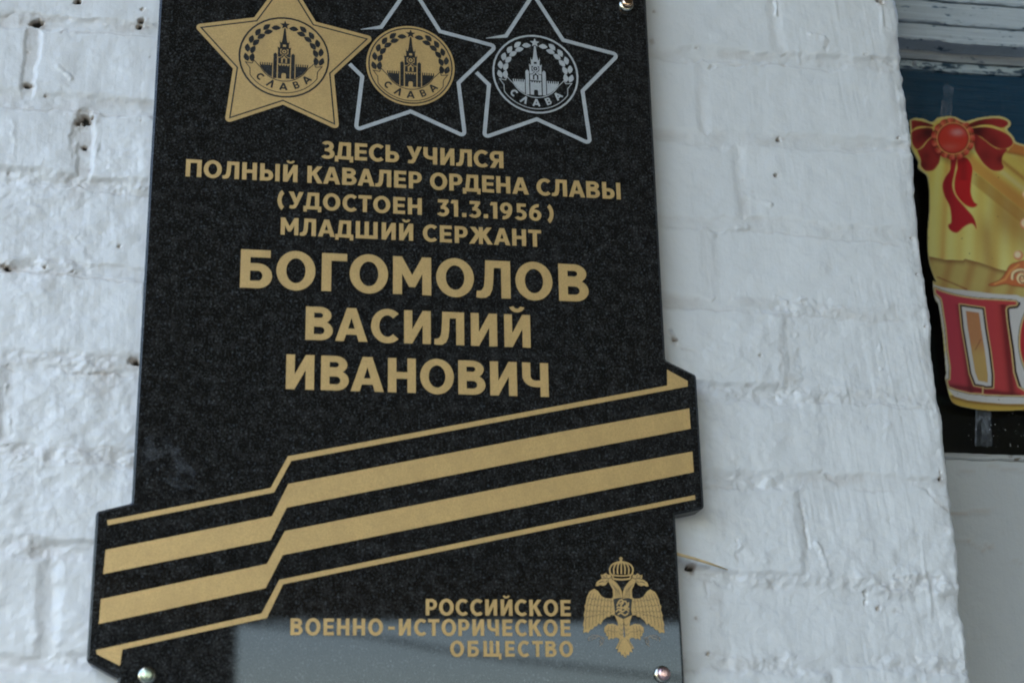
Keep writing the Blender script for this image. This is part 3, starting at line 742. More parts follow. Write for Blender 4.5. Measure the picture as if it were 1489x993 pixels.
sp_o = star_pts(2.07, 1.14)
for cx in (MC[1], MC[2]):
    # order round from the broken left arm: upper-left inner, top, ..., lower-left inner
    path = [(-1.13, .83), sp_o[1], sp_o[0]] + [sp_o[9 - i] for i in range(0, 7)] + [(-1.36, -.05)]
    path = [(-1.13, .83), sp_o[1], sp_o[0], sp_o[9], sp_o[8], sp_o[7], sp_o[6], sp_o[5], sp_o[4], sp_o[3], (-1.37, -.06)]
    def rnd_path(path, r=.07):
        out = [path[0]]
        for i in range(1, len(path) - 1):
            a, b, c = Vector(path[i - 1]), Vector(path[i]), Vector(path[i + 1])
            if b.length > 1.6:
                d0 = (a - b).normalized(); d1 = (c - b).normalized(); an = d0.angle(d1); L_ = r / math.tan(an / 2)
                ctr = b + (d0 + d1).normalized() * (r / math.sin(an / 2)); p0 = b + d0 * L_; p1 = b + d1 * L_
                a0 = math.atan2(p0.y - ctr.y, p0.x - ctr.x); a1 = math.atan2(p1.y - ctr.y, p1.x - ctr.x); da = (a1 - a0 + math.pi) % (2 * math.pi) - math.pi
                out += [(ctr.x + r * math.cos(a0 + da * j / 5), ctr.y + r * math.sin(a0 + da * j / 5)) for j in range(6)]
            else: out.append(tuple(b))
        return out + [path[-1]]
    rp = rnd_path(path); ws = [.01] + [.088] * (len(rp) - 1)
    L_ = stroke(rp, ws); m_ = len(rp)
    quads_ = [[L_[i], L_[i + 1], L_[2 * m_ - 2 - i], L_[2 * m_ - 1 - i]] for i in range(m_ - 1)]
    plate('silver_star_outline', off(quads_, cx), 0.00025, M_SILV, plaque)

# --- eagle emblem (left half traced, right half mirrored)
ze = lambda x, y: pp(840 + x / 5.84, 800 + y / 5.84)
EX = (ze(372, 90)[0] + ze(400, 900)[0]) / 2
def EP(pts): return [ze(x, y) for x, y in pts]
def both(polys): return polys + [mir(p, EX) for p in polys]
def cr_spline(pts, n=4, closed=True):
    P_ = [np.array(p, float) for p in pts]; out = []; m = len(P_)
    for i in range(m if closed else m - 1):
        if closed: p0, p1, p2, p3 = P_[i - 1], P_[i], P_[(i + 1) % m], P_[(i + 2) % m]
        else: p0, p1, p2, p3 = P_[max(i - 1, 0)], P_[i], P_[i + 1], P_[min(i + 2, m - 1)]
        for j in range(n):
            u = j / n; out.append(tuple(0.5 * ((2 * p1) + (-p0 + p2) * u + (2 * p0 - 5 * p1 + 4 * p2 - p3) * u * u + (-p0 + 3 * p1 - 3 * p2 + p3) * u ** 3)))
    if not closed: out.append(tuple(P_[-1]))
    return out
wing = EP([(140, 325), (100, 348), (76, 400), (68, 450), (58, 470), (64, 500), (52, 545), (58, 570), (46, 625), (52, 650), (48, 700), (72, 690), (90, 700), (105, 672), (128, 668), (140, 645), (162, 642), (178, 615), (196, 628),
           (214, 590), (232, 578), (248, 562), (270, 562), (285, 545), (312, 550), (322, 480), (304, 398), (280, 408), (235, 405), (200, 385), (172, 345)])
neck = EP([(258, 256), (300, 248), (330, 275), (360, 315), (376, 355), (382, 420), (300, 420), (300, 370), (298, 330), (280, 300)])
body = EP([(312, 545), (388, 580), (388, 760), (345, 745), (352, 690), (345, 640), (338, 600)])
puff = EP([(345, 640), (300, 622), (255, 625), (226, 652), (226, 690), (244, 705), (240, 722), (258, 728), (262, 758), (285, 742), (300, 752), (318, 738), (350, 742), (360, 690)])
tail = EP([(388, 735), (360, 735), (352, 775), (322, 832), (345, 835), (338, 862), (362, 858), (372, 890), (386, 880), (400, 912), (402, 735)])
head = EP([(152, 300), (160, 268), (185, 250), (205, 240), (196, 205), (218, 205), (238, 190), (255, 205), (280, 205), (286, 232), (296, 246), (262, 258), (240, 290), (215, 300), (190, 292), (170, 302)])
eagle = plate('eagle_emblem', both([wing, neck, body, puff, tail, head]), 0.00025, M_GOLD, plaque)
dl = []
def vl(pts, w=3.2): dl.append(stroke(EP(pts), w / 5.84 / 1.9 * 1e-3))
for k in range(8):                     # quill lines fanning down the wing
    u = k / 7; x0 = 92 + u * 190; x1 = 66 + u * 205
    vl(cr_spline([(x0 + 20 * (1 - u), 362 + 40 * u), (x0 - 8 * (1 - u), 450 + 10 * u), (x1 + 4, 560 + 0 * u), (x1 - 6 * (1 - u) + 6, 672 - 125 * u)], 3, False))
for (y0, y1) in ((400, 430), (455, 478), (508, 520), (565, 535)):   # feather row ends
    pts = []
    for k in range(13):
        u = k / 12; pts.append((66 + (72 - 60) * 0 + u * 235 * (1 if y0 < 540 else .72), y0 + (y1 - y0) * u + (9 if k % 2 else -3)))
    vl(pts, 2.8)
for k in range(4): vl([(288 + 18 * k, 285 + 14 * k), (320 + 12 * k, 330 + 12 * k), (322 + 14 * k, 395)], 3)
for k in range(3): vl([(262 + 26 * k, 640), (256 + 28 * k, 690), (262 + 26 * k, 735)], 3)
vl([(300, 420), (345, 405), (380, 400)], 3); vl([(230, 690), (262, 676), (300, 690), (345, 690)], 3)
for k in range(4): vl([(375 - 10 * k, 750 + 22 * k), (352 - 6 * k, 800 + 14 * k)], 3)
vl([(352, 620), (372, 640), (388, 622)], 3); vl([(352, 660), (372, 680), (388, 662)], 3); vl([(352, 700), (372, 720), (388, 702)], 3)
vl([(205, 245), (230, 232), (262, 240), (282, 230)], 6); vl([(180, 275), (205, 262), (225, 268)], 6); vl([(212, 215), (225, 228)], 5); vl([(240, 205), (250, 228)], 5); vl([(236, 270), (262, 250)], 5)
plate('feather_lines', both(dl), 0.0001, M_GRAN_S, eagle, -0.00025)
shield = plate('shield', [EP([(302, 412), (345, 402), (388, 410), (430, 402), (462, 414), (450, 545), (388, 582), (318, 548)])], 0.0001, M_GRAN_S, eagle, -0.00029)
tang = [cr_spline([(332, 470), (350, 430), (375, 420), (385, 445), (365, 470), (390, 490), (425, 470), (430, 440)], 4, False), cr_spline([(325, 520), (350, 500), (380, 520), (410, 500), (435, 520)], 4, False),
        cr_spline([(340, 545), (365, 530), (400, 550), (430, 530)], 4, False), cr_spline([(350, 455), (400, 430), (415, 460), (390, 480)], 4, False), cr_spline([(330, 490), (345, 480), (372, 495), (352, 515)], 4, False), cr_spline([(395, 500), (420, 485), (437, 500)], 3, False)]
plate('shield_relief', [stroke(EP(p), 0.00105) for p in tang], 0.0001, M_GOLD, shield, -0.0001)
cw = []
for k in range(7):
    a = (k - 3) / 3.0
    cw.append(stroke(EP(cr_spline([(370 + 92 * a, 200), (370 + 96 * a * (1.0 if abs(a) < 1 else 1.02), 155), (370 + 70 * a, 115), (370 + 12 * a, 96)], 4, False)), 0.00115))
cw += [stroke(EP([(292, 207), (330, 214), (372, 216), (420, 213), (455, 206)]), 0.0011), stroke(EP([(300, 238), (335, 245), (372, 247), (415, 244), (448, 237)]), 0.0013), stroke(EP([(274, 190), (296, 212), (302, 240)]), 0.0011), stroke(EP([(470, 190), (450, 210), (445, 238)]), 0.0011),
       stroke(EP([(368, 98), (366, 55)]), 0.0012), stroke(EP([(352, 68), (382, 68)]), 0.0011), disc(*ze(367, 86), 0.0010, 8)]
plate('crown', cw, 0.00025, M_GOLD, eagle)
cl = [cr_spline([(235, 745), (205, 735), (170, 722), (130, 720), (92, 745), (100, 768)], 4, False), cr_spline([(170, 724), (150, 745), (130, 742), (120, 760)], 4, False), cr_spline([(205, 738), (190, 770), (200, 792), (188, 812)], 4, False), cr_spline([(215, 742), (215, 775), (205, 800)], 4, False)]
plate('claws', both([stroke(EP(p), 0.0007) for p in cl]), 0.0002, M_SILV_D, eagle)

# --- screw caps
def lathe(name, prof, n=40, smooth=True):
    vs, fs = [], []
    for (r, y) in prof:
        for k in range(n):
            a = 2 * math.pi * k / n; vs.append((r * math.cos(a), -y, r * math.sin(a)))
    for i in range(len(prof) - 1):
        for k in range(n): fs.append((i * n + k, i * n + (k + 1) % n, (i + 1) * n + (k + 1) % n, (i + 1) * n + k))
    vs.append((0, -prof[-1][1] - 0.00005, 0)); c = len(vs) - 1; b = (len(prof) - 1) * n
    for k in range(n): fs.append((b + k, b + (k + 1) % n, c))
    return mesh_from(name, vs, fs, smooth)
rim_me = lathe('washer', [(.0064, 0), (.0065, .0006), (.0062, .0016), (.0056, .0022), (.0048, .0024), (.004, .0025)])
cap_me = lathe('screw_cap', [(.0047, .0022), (.0049, .0032), (.0048, .0050), (.0046, .0060), (.0040, .0066), (.0030, .0069), (.0016, .0071), (.0004, .0071)])
cap_me.materials.append(M_CAP2)
xs_l = pp(213.8, 981.5)[0]; xs_r = pp(963, 979)[0]; zs_b = (pp(213.8, 982)[1] + pp(962, 981)[1]) / 2
for (x, z, m) in ((pp(910.5, 8)[0], pp(910.5, 8)[1], M_CAP1), (xs_l, pp(213.8, 982)[1], M_CAP2), (xs_r, pp(963, 980)[1], M_CAP3), (xu_l + (xu_r - pp(910.5, 8)[0]), pp(910.5, 8)[1], M_CAP1)):
    me = cap_me.copy(); me.materials.clear(); me.materials.append(m)
    c = link('screw_cap', me, None, plaque); c.location = (x, 0, z)
    r = link('washer', rim_me, M_RIM, c)
    pin = link('spacer', lathe('spacer', [(.004, -.026), (.004, -.0195)], 16), M_RIM, c)

# --- tape residue on the slab
rs = [cr_spline([(205, 640), (232, 632), (268, 640), (262, 660), (288, 690), (285, 708), (262, 712), (240, 700), (212, 690), (204, 664)], 3)]
plate('tape_residue', [[pp(*q) for q in rs[0]]], 0.00003, M_RESID, plaque, -0.00002)

# ------------------------------------------------------------------ dry straw caught behind the plaque
def tube(name, pts, radii, n=8, mat=None, parent=None):
    vs, fs = [], []; P_ = [Vector(p) for p in pts]
    for i, p in enumerate(P_):
        d = (P_[min(i + 1, len(P_) - 1)] - P_[max(i - 1, 0)]).normalized(); a = d.orthogonal().normalized(); b = d.cross(a)
        for k in range(n):
            q = 2 * math.pi * k / n; vs.append(tuple(p + (a * math.cos(q) + b * math.sin(q)) * radii[i]))
    for i in range(len(P_) - 1):
        for k in range(n): fs.append((i * n + k, i * n + (k + 1) % n, (i + 1) * n + (k + 1) % n, (i + 1) * n + k))
    fs += [tuple(range(n))[::-1], tuple(range((len(P_) - 1) * n, len(P_) * n))]
    return link(name, mesh_from(name, vs, fs, True), mat, parent)
sp_ts = [(962, 798, 1.186), (986, 805.5, 1.184), (1010, 812, 1.186), (1035, 820, 1.189), (1058, 828, 1.196)]
st_o = tube('dry_straw', [survey(*q) for q in sp_ts], [.0012, .0013, .0012, .0010, .0004], 8, M_STRAW)
st_o['label'] = 'thin yellow straw sticking out behind the right edge of the black plaque'; st_o['category'] = 'straw'

# ------------------------------------------------------------------ window to the right of the pier
RD = 1.20 + PIER_D                                       # distance of the recessed plane
sz = lambda px, py, D: survey(px, py, D)[2]
X0, X1 = XE - 0.02, XE + 0.75
window = thing('window', 'dark window with blue painted frame and chipped white head boards right of the brick pier', 'window', (0, 0, 0))
def wboard(name, pt, pb, D, depth, mat, bev=0.0015, x0=X0, wavy=0.0):
    """board along X between two measured heights, front face at distance D"""
    z1, z0 = sz(*pt, D), sz(*pb, D); y0 = CAM[1] + D
    nxs = 120; prof = [(y0 + depth, z0), (y0 + bev, z0), (y0, z0 + bev), (y0, z1 - bev), (y0 + bev, z1), (y0 + depth, z1)]
    vs, fs = [], []; n_ = len(prof)
    for i in range(nxs + 1):
        x = x0 + (X1 - x0) * i / nxs
        for k, (y, z) in enumerate(prof):
            a = 0.0009 * float(vnoise(np.array(x * 45.0 + k * 3.1), np.array(z * 11.0), 5)) + wavy * float(vnoise(np.array(x * 160.0), np.array(k * 2.7), 9))
            vs.append((x, y + a * .5, z + a))
    for i in range(nxs):
        for k in range(n_ - 1): fs.append((i * n_ + k, i * n_ + k + 1, (i + 1) * n_ + k + 1, (i + 1) * n_ + k))
    fs += [tuple(range(n_)), tuple(nxs * n_ + k for k in range(n_))[::-1]]
    return link(name, mesh_from(name, vs, fs), mat, window)
wboard('head_board', (1400, -60), (1400, 2), RD - 0.023, 0.06, M_WBOARD, wavy=.0008)
wboard('head_board', (1400, 5.5), (1400, 35.5), RD - 0.0215, 0.06, M_WBOARD, wavy=.0008)
wboard('head_board', (1400, 39.0), (1400, 62), RD - 0.019, 0.06, M_WBOARD, wavy=.0008)
b_ = wboard('head_moulding', (1400, 60), (1400, 88), RD + 0.003, 0.05, M_GBOARD, 0.004)
b_['label'] = 'grey shaded moulding under the chipped white boards'
fr = wboard('window_frame', (1400, 99), (1400, 232), RD + 0.010, 0.04, M_BLUE, 0.002)
fr['label'] = 'dark blue glossy top rail of the window frame'
e_ = wboard('frame_edge', (1400, 92), (1400, 104), RD + 0.0055, 0.04, M_SCRAPE, 0.002, wavy=.0006)
# stile hidden behind the pier and pane
zs1 = sz(1400, 232, RD + .018) + 0.01; zs0 = sz(1400, 661, RD + .018) - 0.01
pane = box('glass_pane', (X0 + .005, X1, CAM[1] + RD + .018, CAM[1] + RD + .021, zs0, zs1), M_GLASS, window)
ry0, ry1 = CAM[1] + RD + .045, CAM[1] + RD + .60
box('room_back', (X0, X1, ry1, ry1 + .02, zs0 - .1, zs1 + .1), M_DARK, window)
box('room_side', (X0 - .02, X0, ry0 - .02, ry1 + .02, zs0 - .1, zs1 + .1), M_DARK, window)
box('room_side', (X1, X1 + .02, ry0 - .04, ry1 + .02, zs0 - .1, zs1 + .1), M_DARK, window)
box('room_ceiling', (X0, X1, ry0 - .02, ry1, zs1 + .02, zs1 + .04), M_DARK, window)
box('room_floor', (X0, X1, ry0 - .02, ry1, zs0 - .04, zs0 - .02), M_DARK, window)
dpts = rng; dv_, df_ = [], []
for k in range(46):
    px_ = rng.uniform(1400, 1500); py_ = rng.uniform(600, 650); c_ = survey(px_, py_, RD + .0178); r_d = rng.choice((.00012, .0002, .0003, .0005)); m0 = len(dv_)
    for j in range(6): dv_.append((c_[0] + r_d * math.cos(j * math.pi / 3), c_[1] + rng.uniform(-.00005, 0), c_[2] + r_d * math.sin(j * math.pi / 3)))
    df_.append(tuple(range(m0, m0 + 6)))
ds = link('dust_specks', mesh_from('dust_specks', dv_, df_), M_WALL, window); ds['kind'] = 'stuff'
sill = wboard('window_sill', (1400, 658.5), (1400, 667), RD - 0.001, 0.03, M_SILL, 0.0012, wavy=.0005)
# plastered panel under the sill
zp1 = sz(1400, 666.5, RD); wallpanel = thing('plaster_panel', 'grey white plastered wall with fine cracks under the window sill', 'wall')
gx = np.linspace(X0, X1, 240); gz = np.linspace(CAM[2] - 0.5, zp1, 300); GX, GZ = np.meshgrid(gx, gz)
GH = 0.0008 * fbm(GX * 9, GZ * 9, 201, 4) + 0.0003 * fbm(GX * 60, GZ * 60, 203, 3)
gd = 0.15 * sstep(.3, .8, fbm(GX * 14, GZ * 14, 205, 3))
for (x0, y0, x1, y1) in ((1395, 686, 1420, 682), (1380, 745, 1440, 743), (1390, 787, 1412, 786), (1412, 786, 1432, 797), (1432, 797, 1446, 791), (1436, 790, 1446, 796), (1478, 813, 1489, 817), (1385, 745, 1450, 739), (1440, 676, 1489, 684)):
    a0 = survey(x0, y0, RD); a1 = survey(x1, y1, RD); bx, bz = a1[0] - a0[0], a1[2] - a0[2]
    q = np.clip(((GX - a0[0]) * bx + (GZ - a0[2]) * bz) / (bx * bx + bz * bz), 0, 1)
    d_ = np.hypot(GX - a0[0] - q * bx, GZ - a0[2] - q * bz - 0.0012 * fbm(GX * 100, GZ * 100, 207, 2))
    g_ = 1 - sstep(0, .0022, d_); GH -= .0006 * g_; gd += .25 * g_
PG = np.stack([GX, CAM[1] + RD - GH + 0.003, GZ], -1)
nr, nc = GX.shape; i_, j_ = np.meshgrid(np.arange(nr - 1), np.arange(nc - 1), indexing='ij'); bb = i_ * nc + j_
Q = np.stack([bb, bb + 1, bb + nc + 1, bb + nc], -1).reshape(-1, 4)
me = mesh_from('plaster_face', PG.reshape(-1, 3).tolist(), Q.tolist(), True)
at = me.attributes.new('dirt_bounce', 'FLOAT', 'POINT'); at.data.foreach_set('value', np.clip(gd, 0, 1).astype(np.float32).reshape(-1))
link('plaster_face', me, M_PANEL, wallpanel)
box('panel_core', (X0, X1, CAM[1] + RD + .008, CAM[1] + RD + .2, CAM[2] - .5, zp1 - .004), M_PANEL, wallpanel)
# nail heads on the boards
for (x, y, D) in ((1330, 71, RD + .004), (1329, 93, RD + .0055)):
    o = link('nail_head', lathe('nail_head', [(.0028, -.001), (.003, .0008), (.0024, .0022), (.001, .0028)], 12), M_GBOARD, window)
    o.location = survey(x, y, D)

# ------------------------------------------------------------------ printed sign behind the glass line
SD = RD + 0.0075
stp = 0.85
gx = np.arange(1316, 1590, stp); gy = np.arange(164, 602, stp); GX, GY = np.meshgrid(gx, gy)
def sdist(poly):
    """signed distance, positive inside"""
    p = np.array(poly, float); ins = np.zeros(GX.shape, bool); best = np.full(GX.shape, 1e9)
    for i in range(len(p)):
        x0, y0 = p[i]; x1, y1 = p[(i + 1) % len(p)]; dx, dy = x1 - x0, y1 - y0; L2 = dx * dx + dy * dy + 1e-9
        q = np.clip(((GX - x0) * dx + (GY - y0) * dy) / L2, 0, 1); best = np.minimum(best, (GX - x0 - q * dx) ** 2 + (GY - y0 - q * dy) ** 2)
        if y0 != y1: ins ^= ((y0 > GY) != (y1 > GY)) & (GX < dx * (GY - y0) / dy + x0)
    return np.where(ins, 1, -1) * np.sqrt(best)
def ldist(pts):
    best = np.full(GX.shape, 1e9)
    for (x0, y0), (x1, y1) in zip(pts[:-1], pts[1:]):
        dx, dy = x1 - x0, y1 - y0; L2 = dx * dx + dy * dy + 1e-9; q = np.clip(((GX - x0) * dx + (GY - y0) * dy) / L2, 0, 1)
        best = np.minimum(best, (GX - x0 - q * dx) ** 2 + (GY - y0 - q * dy) ** 2)
    return np.sqrt(best)
IMG = np.zeros(GX.shape + (3,))
def C(r, g, b): return np.array(srgb(r, g, b)[:3])
def put(a, col):
    global IMG
    a = np.clip(a, 0, 1)[..., None]; IMG = IMG * (1 - a) + (col if getattr(col, 'ndim', 1) == 3 else np.asarray(col)) * a
aa = lambda d, s=.6: sstep(-s, s, d)
A_ = lambda x, y: (1310 + x / 8.274, 160 + y / 8.274)
B_ = lambda x, y: (1340 + x / 6.617, 280 + y / 6.617)
C_ = lambda x, y: (1345 + x / 8.278, 400 + y / 8.278)
D_ = lambda x, y: (1345 + x / 6.208, 510 + y / 6.208)
top_e = [A_(*q) for q in ((95, 130), (150, 105), (260, 115), (365, 155), (430, 105), (520, 85), (640, 90), (760, 145), (900, 110), (1050, 85), (1190, 85), (1290, 130), (1305, 190), (1265, 240), (1340, 330), (1375, 395), (1490, 430))]
right_e = [(1510, 214), (1535, 222), (1562, 250), (1574, 330), (1568, 420), (1578, 500), (1560, 585)]
bot_e = [D_(*q) for q in ((1300, 500), (894, 530), (700, 540), (540, 535), (400, 515), (290, 490), (235, 450), (210, 380), (190, 300), (178, 240), (187, 205), (180, 120), (170, 0))]
left_e = [C_(*q) for q in ((215, 760), (185, 520), (155, 350), (120, 300), (95, 200), (90, 75))] + [B_(*q) for q in ((140, 868), (110, 800), (75, 700), (58, 600), (52, 450), (60, 300), (72, 150), (70, 0))] + \
         [A_(*q) for q in ((325, 880), (300, 790), (240, 740), (195, 690), (205, 630), (165, 560), (115, 450), (100, 350), (105, 230))]
OUTL = cr_spline(top_e, 3, False) + right_e + cr_spline(bot_e, 3, False) + cr_spline(left_e[:6], 3, False) + cr_spline(left_e[6:], 3, False)
sd_out = sdist(OUTL)
Yl, Ym, Yd, Or, Cr = C(236, 226, 150), C(232, 210, 100), C(176, 118, 52), C(214, 132, 62), C(206, 186, 120)
# drapery
fold = 0.5 + 0.5 * np.sin((GX - 1345) * 0.24 + 0.012 * (GY - 300) + 1.6 * np.sin((GY - 200) * .011)); hi = np.clip((GY - 220) / 200, 0, 1)
base_c = Ym[None, None] * (1 - .55 * hi[..., None]) + Yl[None, None] * (.55 * hi[..., None]); IMG[:] = base_c
put(.34 * fold ** 2, Or * .55 + Ym * .45)
put(.30 * (1 - fold) ** 3, Yl)
put(.65 * np.exp(-((GX - (1432 + (GY - 330) * .10)) / 12) ** 2) * sstep(300, 345, GY), Yd)
put(.75 * np.exp(-((GX - (1372 - (GY - 330) * .05)) / 4) ** 2) * .5, Or)
dg = (GX - 1420) * .62 - (GY - 240) * .78           # diagonal swags from the rosette
put(aa(dg + 26, 2) * aa(-(dg + 10), 3) * sstep(1405, 1425, GX) * .65, Yd)
put(aa(dg + 10, 1) * sstep(1402, 1412, GX) * aa(40 - dg, 4), Ym)
put(aa(dg + 10, 1) * aa(-(dg - 6), 6) * .7 * sstep(1402, 1412, GX), Or)
put(np.exp(-((dg - 14) / 3.5) ** 2) * sstep(1402, 1412, GX) * .8, Yl)
put(np.exp(-((dg - 26) / 3.0) ** 2) * sstep(1402, 1430, GX) * .8, Yd)
put(np.exp(-((dg + 36) / 22) ** 2) * sstep(1430, 1460, GX) * .55 * aa(-(dg + 24), 2), Yd * .9)
put(aa(sdist([A_(1270, 520), A_(1350, 400), A_(1480, 430), (1540, 226), (1540, 236), A_(1480, 560)])), Or)
put(np.exp(-(ldist([A_(1270, 515), A_(1480, 560), (1540, 240)]) / 2) ** 2) * .8, Yd * .8)
put(.42 * sstep(1405, 1489, GX) * sstep(395, 250, GY) if False else .40 * sstep(1408, 1480, GX) * (1 - sstep(300, 400, GY)), C(150, 84, 44))
put(.08 + 0 * GX, C(140, 104, 50))
# lower drape
hem = [B_(*q) for q in ((30, 610), (75, 622), (220, 652), (392, 660), (412, 644), (560, 682), (730, 742), (1000, 800), (1700, 860))]
low = sdist(hem + [(1700, 460), (1300, 460)])
put(aa(low), C(196, 170, 98)); lf_ = 0.5 + 0.5 * np.sin((GX - 1340) * .19 + (GY - 380) * .05)
put(aa(low) * .55 * lf_ ** 2, C(170, 112, 58)); put(aa(low) * np.exp(-(low / 5) ** 2) * .75, C(128, 76, 46))
put(np.exp(-(ldist([B_(150, 820), B_(300, 880), B_(430, 935)]) / 1.2) ** 2) * .8, C(140, 70, 40))
# swirl ornament
sw = cr_spline([B_(*q) for q in ((640, 890), (740, 850), (800, 780), (840, 710), (900, 680), (986, 660), (1080, 700), (1080, 900), (900, 905), (800, 885), (700, 905))], 4)
put(aa(sdist(sw)), C(206, 112, 66)); put(aa(sdist(sw)) * np.exp(-(ldist([B_(700, 880), B_(800, 840), B_(850, 760), B_(930, 700)]) / 1.6) ** 2), C(232, 160, 90))
put(np.exp(-(ldist(sw) / 1.0) ** 2) * .6, C(140, 58, 34))
sc = cr_spline([B_(*q) for q in ((870, 830), (880, 780), (930, 755), (985, 760), (1020, 800), (1000, 850), (950, 865), (925, 830), (940, 800), (965, 800), (968, 822))], 5, False)
put(aa(2.6 - ldist(sc)), C(240, 214, 160)); put(aa(.8 - ldist([(x + 1.6, y + 1.2) for x, y in sc])), C(150, 66, 40))
for (x, y, r) in ((1492, 284, 6), (1491, 326, 8.5), (1480, 372, 7)):
    put(aa(r - np.hypot(GX - x, GY - y)), C(214, 128, 84)); put(aa(r * .7 - np.hypot(GX - x + 1, GY - y + 1), 2), C(240, 214, 170))
# bow
RDk, Rd, Rb, Gd = C(62, 16, 16), C(156, 44, 40), C(206, 62, 46), C(222, 176, 96)
def blob(pts, col, edge=None, ew=.55, shade=None, n=4):
    s_ = cr_spline([A_(*q) for q in pts], n); d = sdist(s_); put(aa(d), col)
    if shade is not None: put(aa(d) * shade, RDk)
    if edge is not None: put(aa(ew - np.abs(d), .5), edge)
    return d
border = aa(2.6 - sd_out) * (GY < 262)
sh = lambda x, y, r: np.exp(-(((GX - A_(x, y)[0]) ** 2 + (GY - A_(x, y)[1]) ** 2) / (r / 8.274) ** 2))
blob([(108, 145), (170, 133), (270, 150), (375, 188), (370, 212), (240, 205), (170, 220), (128, 248)], Rd, None, shade=.6 * sh(330, 200, 150))
blob([(800, 190), (900, 140), (1050, 110), (1180, 112), (1275, 150), (1275, 195), (1200, 225), (1080, 190), (960, 190), (850, 215)], Rd, None, shade=.7 * sh(900, 190, 160))
blob([(120, 280), (160, 245), (240, 222), (340, 218), (380, 240), (380, 330), (300, 390), (250, 450), (190, 485), (150, 450), (115, 360)], Rd, Gd, shade=.95 * sh(320, 280, 95) + .35 * sh(200, 350, 60))
blob([(830, 240), (900, 215), (1040, 212), (1180, 250), (1290, 310), (1345, 380), (1330, 440), (1250, 478), (1150, 470), (1050, 410), (960, 340), (870, 300)], Rd, Gd, shade=.95 * sh(900, 260, 150) + .5 * sh(1110, 410, 90))
blob([(190, 488), (260, 455), (320, 370), (390, 318), (470, 440), (465, 590), (440, 670), (380, 735), (300, 745), (235, 690), (230, 600)], Rd, None, shade=.55 * sh(260, 680, 70) + .4 * sh(300, 560, 50))
put(aa(.6 - ldist(cr_spline([A_(*q) for q in ((190, 488), (250, 460), (320, 370), (390, 318))], 4, False)), .5), Gd)
put(aa(.6 - ldist(cr_spline([A_(*q) for q in ((240, 700), (290, 745), (380, 738), (440, 668))], 4, False)), .5), Gd)
blob([(870, 300), (960, 345), (1060, 420), (1150, 475), (1270, 480), (1220, 560), (1205, 640), (1235, 690), (1190, 740), (1090, 735), (990, 660), (920, 560), (880, 470)], Rd, None, shade=.6 * sh(1200, 600, 60) + .35 * sh(1010, 560, 90))
put(aa(.6 - ldist(cr_spline([A_(*q) for q in ((870, 470), (920, 560), (990, 660), (1090, 738), (1190, 742), (1238, 700), (1225, 672))], 4, False)), .5), Gd)
# tails
E_ = lambda x, y: (1290 + x / 3.819, 140 + y / 3.819)
def blobE(pts, col, edge=None, ew=.5, shade=None):
    s_ = cr_spline([E_(*q) for q in pts], 4); d = sdist(s_); put(aa(d), col)
    if shade is not None: put(aa(d) * shade, RDk)
    if edge is not None: put(aa(ew - np.abs(d), .5), edge)
blobE([(385, 345), (440, 345), (472, 400), (465, 480), (462, 540), (480, 590), (500, 605), (470, 622), (420, 600), (375, 540), (370, 470), (385, 400)], C(196, 34, 36), Gd, shade=.35 * np.exp(-((GX - E_(420, 0)[0]) / 6) ** 2) * (GY < E_(0, 470)[1]))
blobE([(350, 345), (385, 345), (372, 430), (360, 500), (380, 560), (430, 620), (480, 680), (495, 745), (470, 712), (430, 725), (385, 762), (345, 745), (335, 718), (352, 700), (345, 620), (315, 560), (302, 500), (320, 450), (345, 410)], C(180, 32, 40), Gd, shade=.30 * np.exp(-((GX - E_(330, 0)[0]) / 7) ** 2))
# rosette
rx0, ry0 = A_(622, 352); AA_ = np.arctan2(GY - ry0, GX - rx0); RRr = np.hypot((GX - rx0), (GY - ry0) * 1.03)
put(np.exp(-((np.hypot(GX - rx0 - 1.5, GY - ry0 - 3) / 34) ** 10)) * .55, RDk)
sc_r = 29.4 + 2.4 * np.abs(np.cos(AA_ * 7.5)) ** .5
put(aa(sc_r - RRr), C(190, 58, 46))
saw = (AA_ * 7.5 / math.pi + .5) % 1.0
rg_ = aa(sc_r - RRr) * aa(RRr - 22.5)
put(rg_ * .85 * sstep(.60, 1.0, saw), RDk); put(rg_ * .60 * np.exp(-((saw - .25) / .16) ** 2), C(228, 112, 90))
put(rg_ * .5 * (1 - sstep(23, 27, RRr)) * sstep(.35, .7, saw), RDk); put(aa(.35 - np.abs(RRr - 27.2), .4) * rg_ * .5, Gd)
put(aa(1.0 - np.abs(RRr - 23.6), .5) * .85, Gd * .8 + Rb * .2); put(aa(22.8 - RRr), C(176, 60, 46)); put(aa(21.4 - RRr), RDk * .4 + Rd * .6)
put(aa(20.8 - RRr), C(200, 56, 40)); put(.75 * aa(20.8 - RRr) * np.exp(-(((GX - rx0 - 6) / 9) ** 2 + ((GY - ry0 + 9) / 5) ** 2)), C(214, 150, 140))
put(.30 * aa(20.8 - RRr) * np.exp(-(((GX - rx0 + 5) / 12) ** 2 + ((GY - ry0 - 12) / 5) ** 2)), C(214, 130, 110))
put(border * (ldist([A_(0, 0), A_(1, 1)]) > 0), Cr)
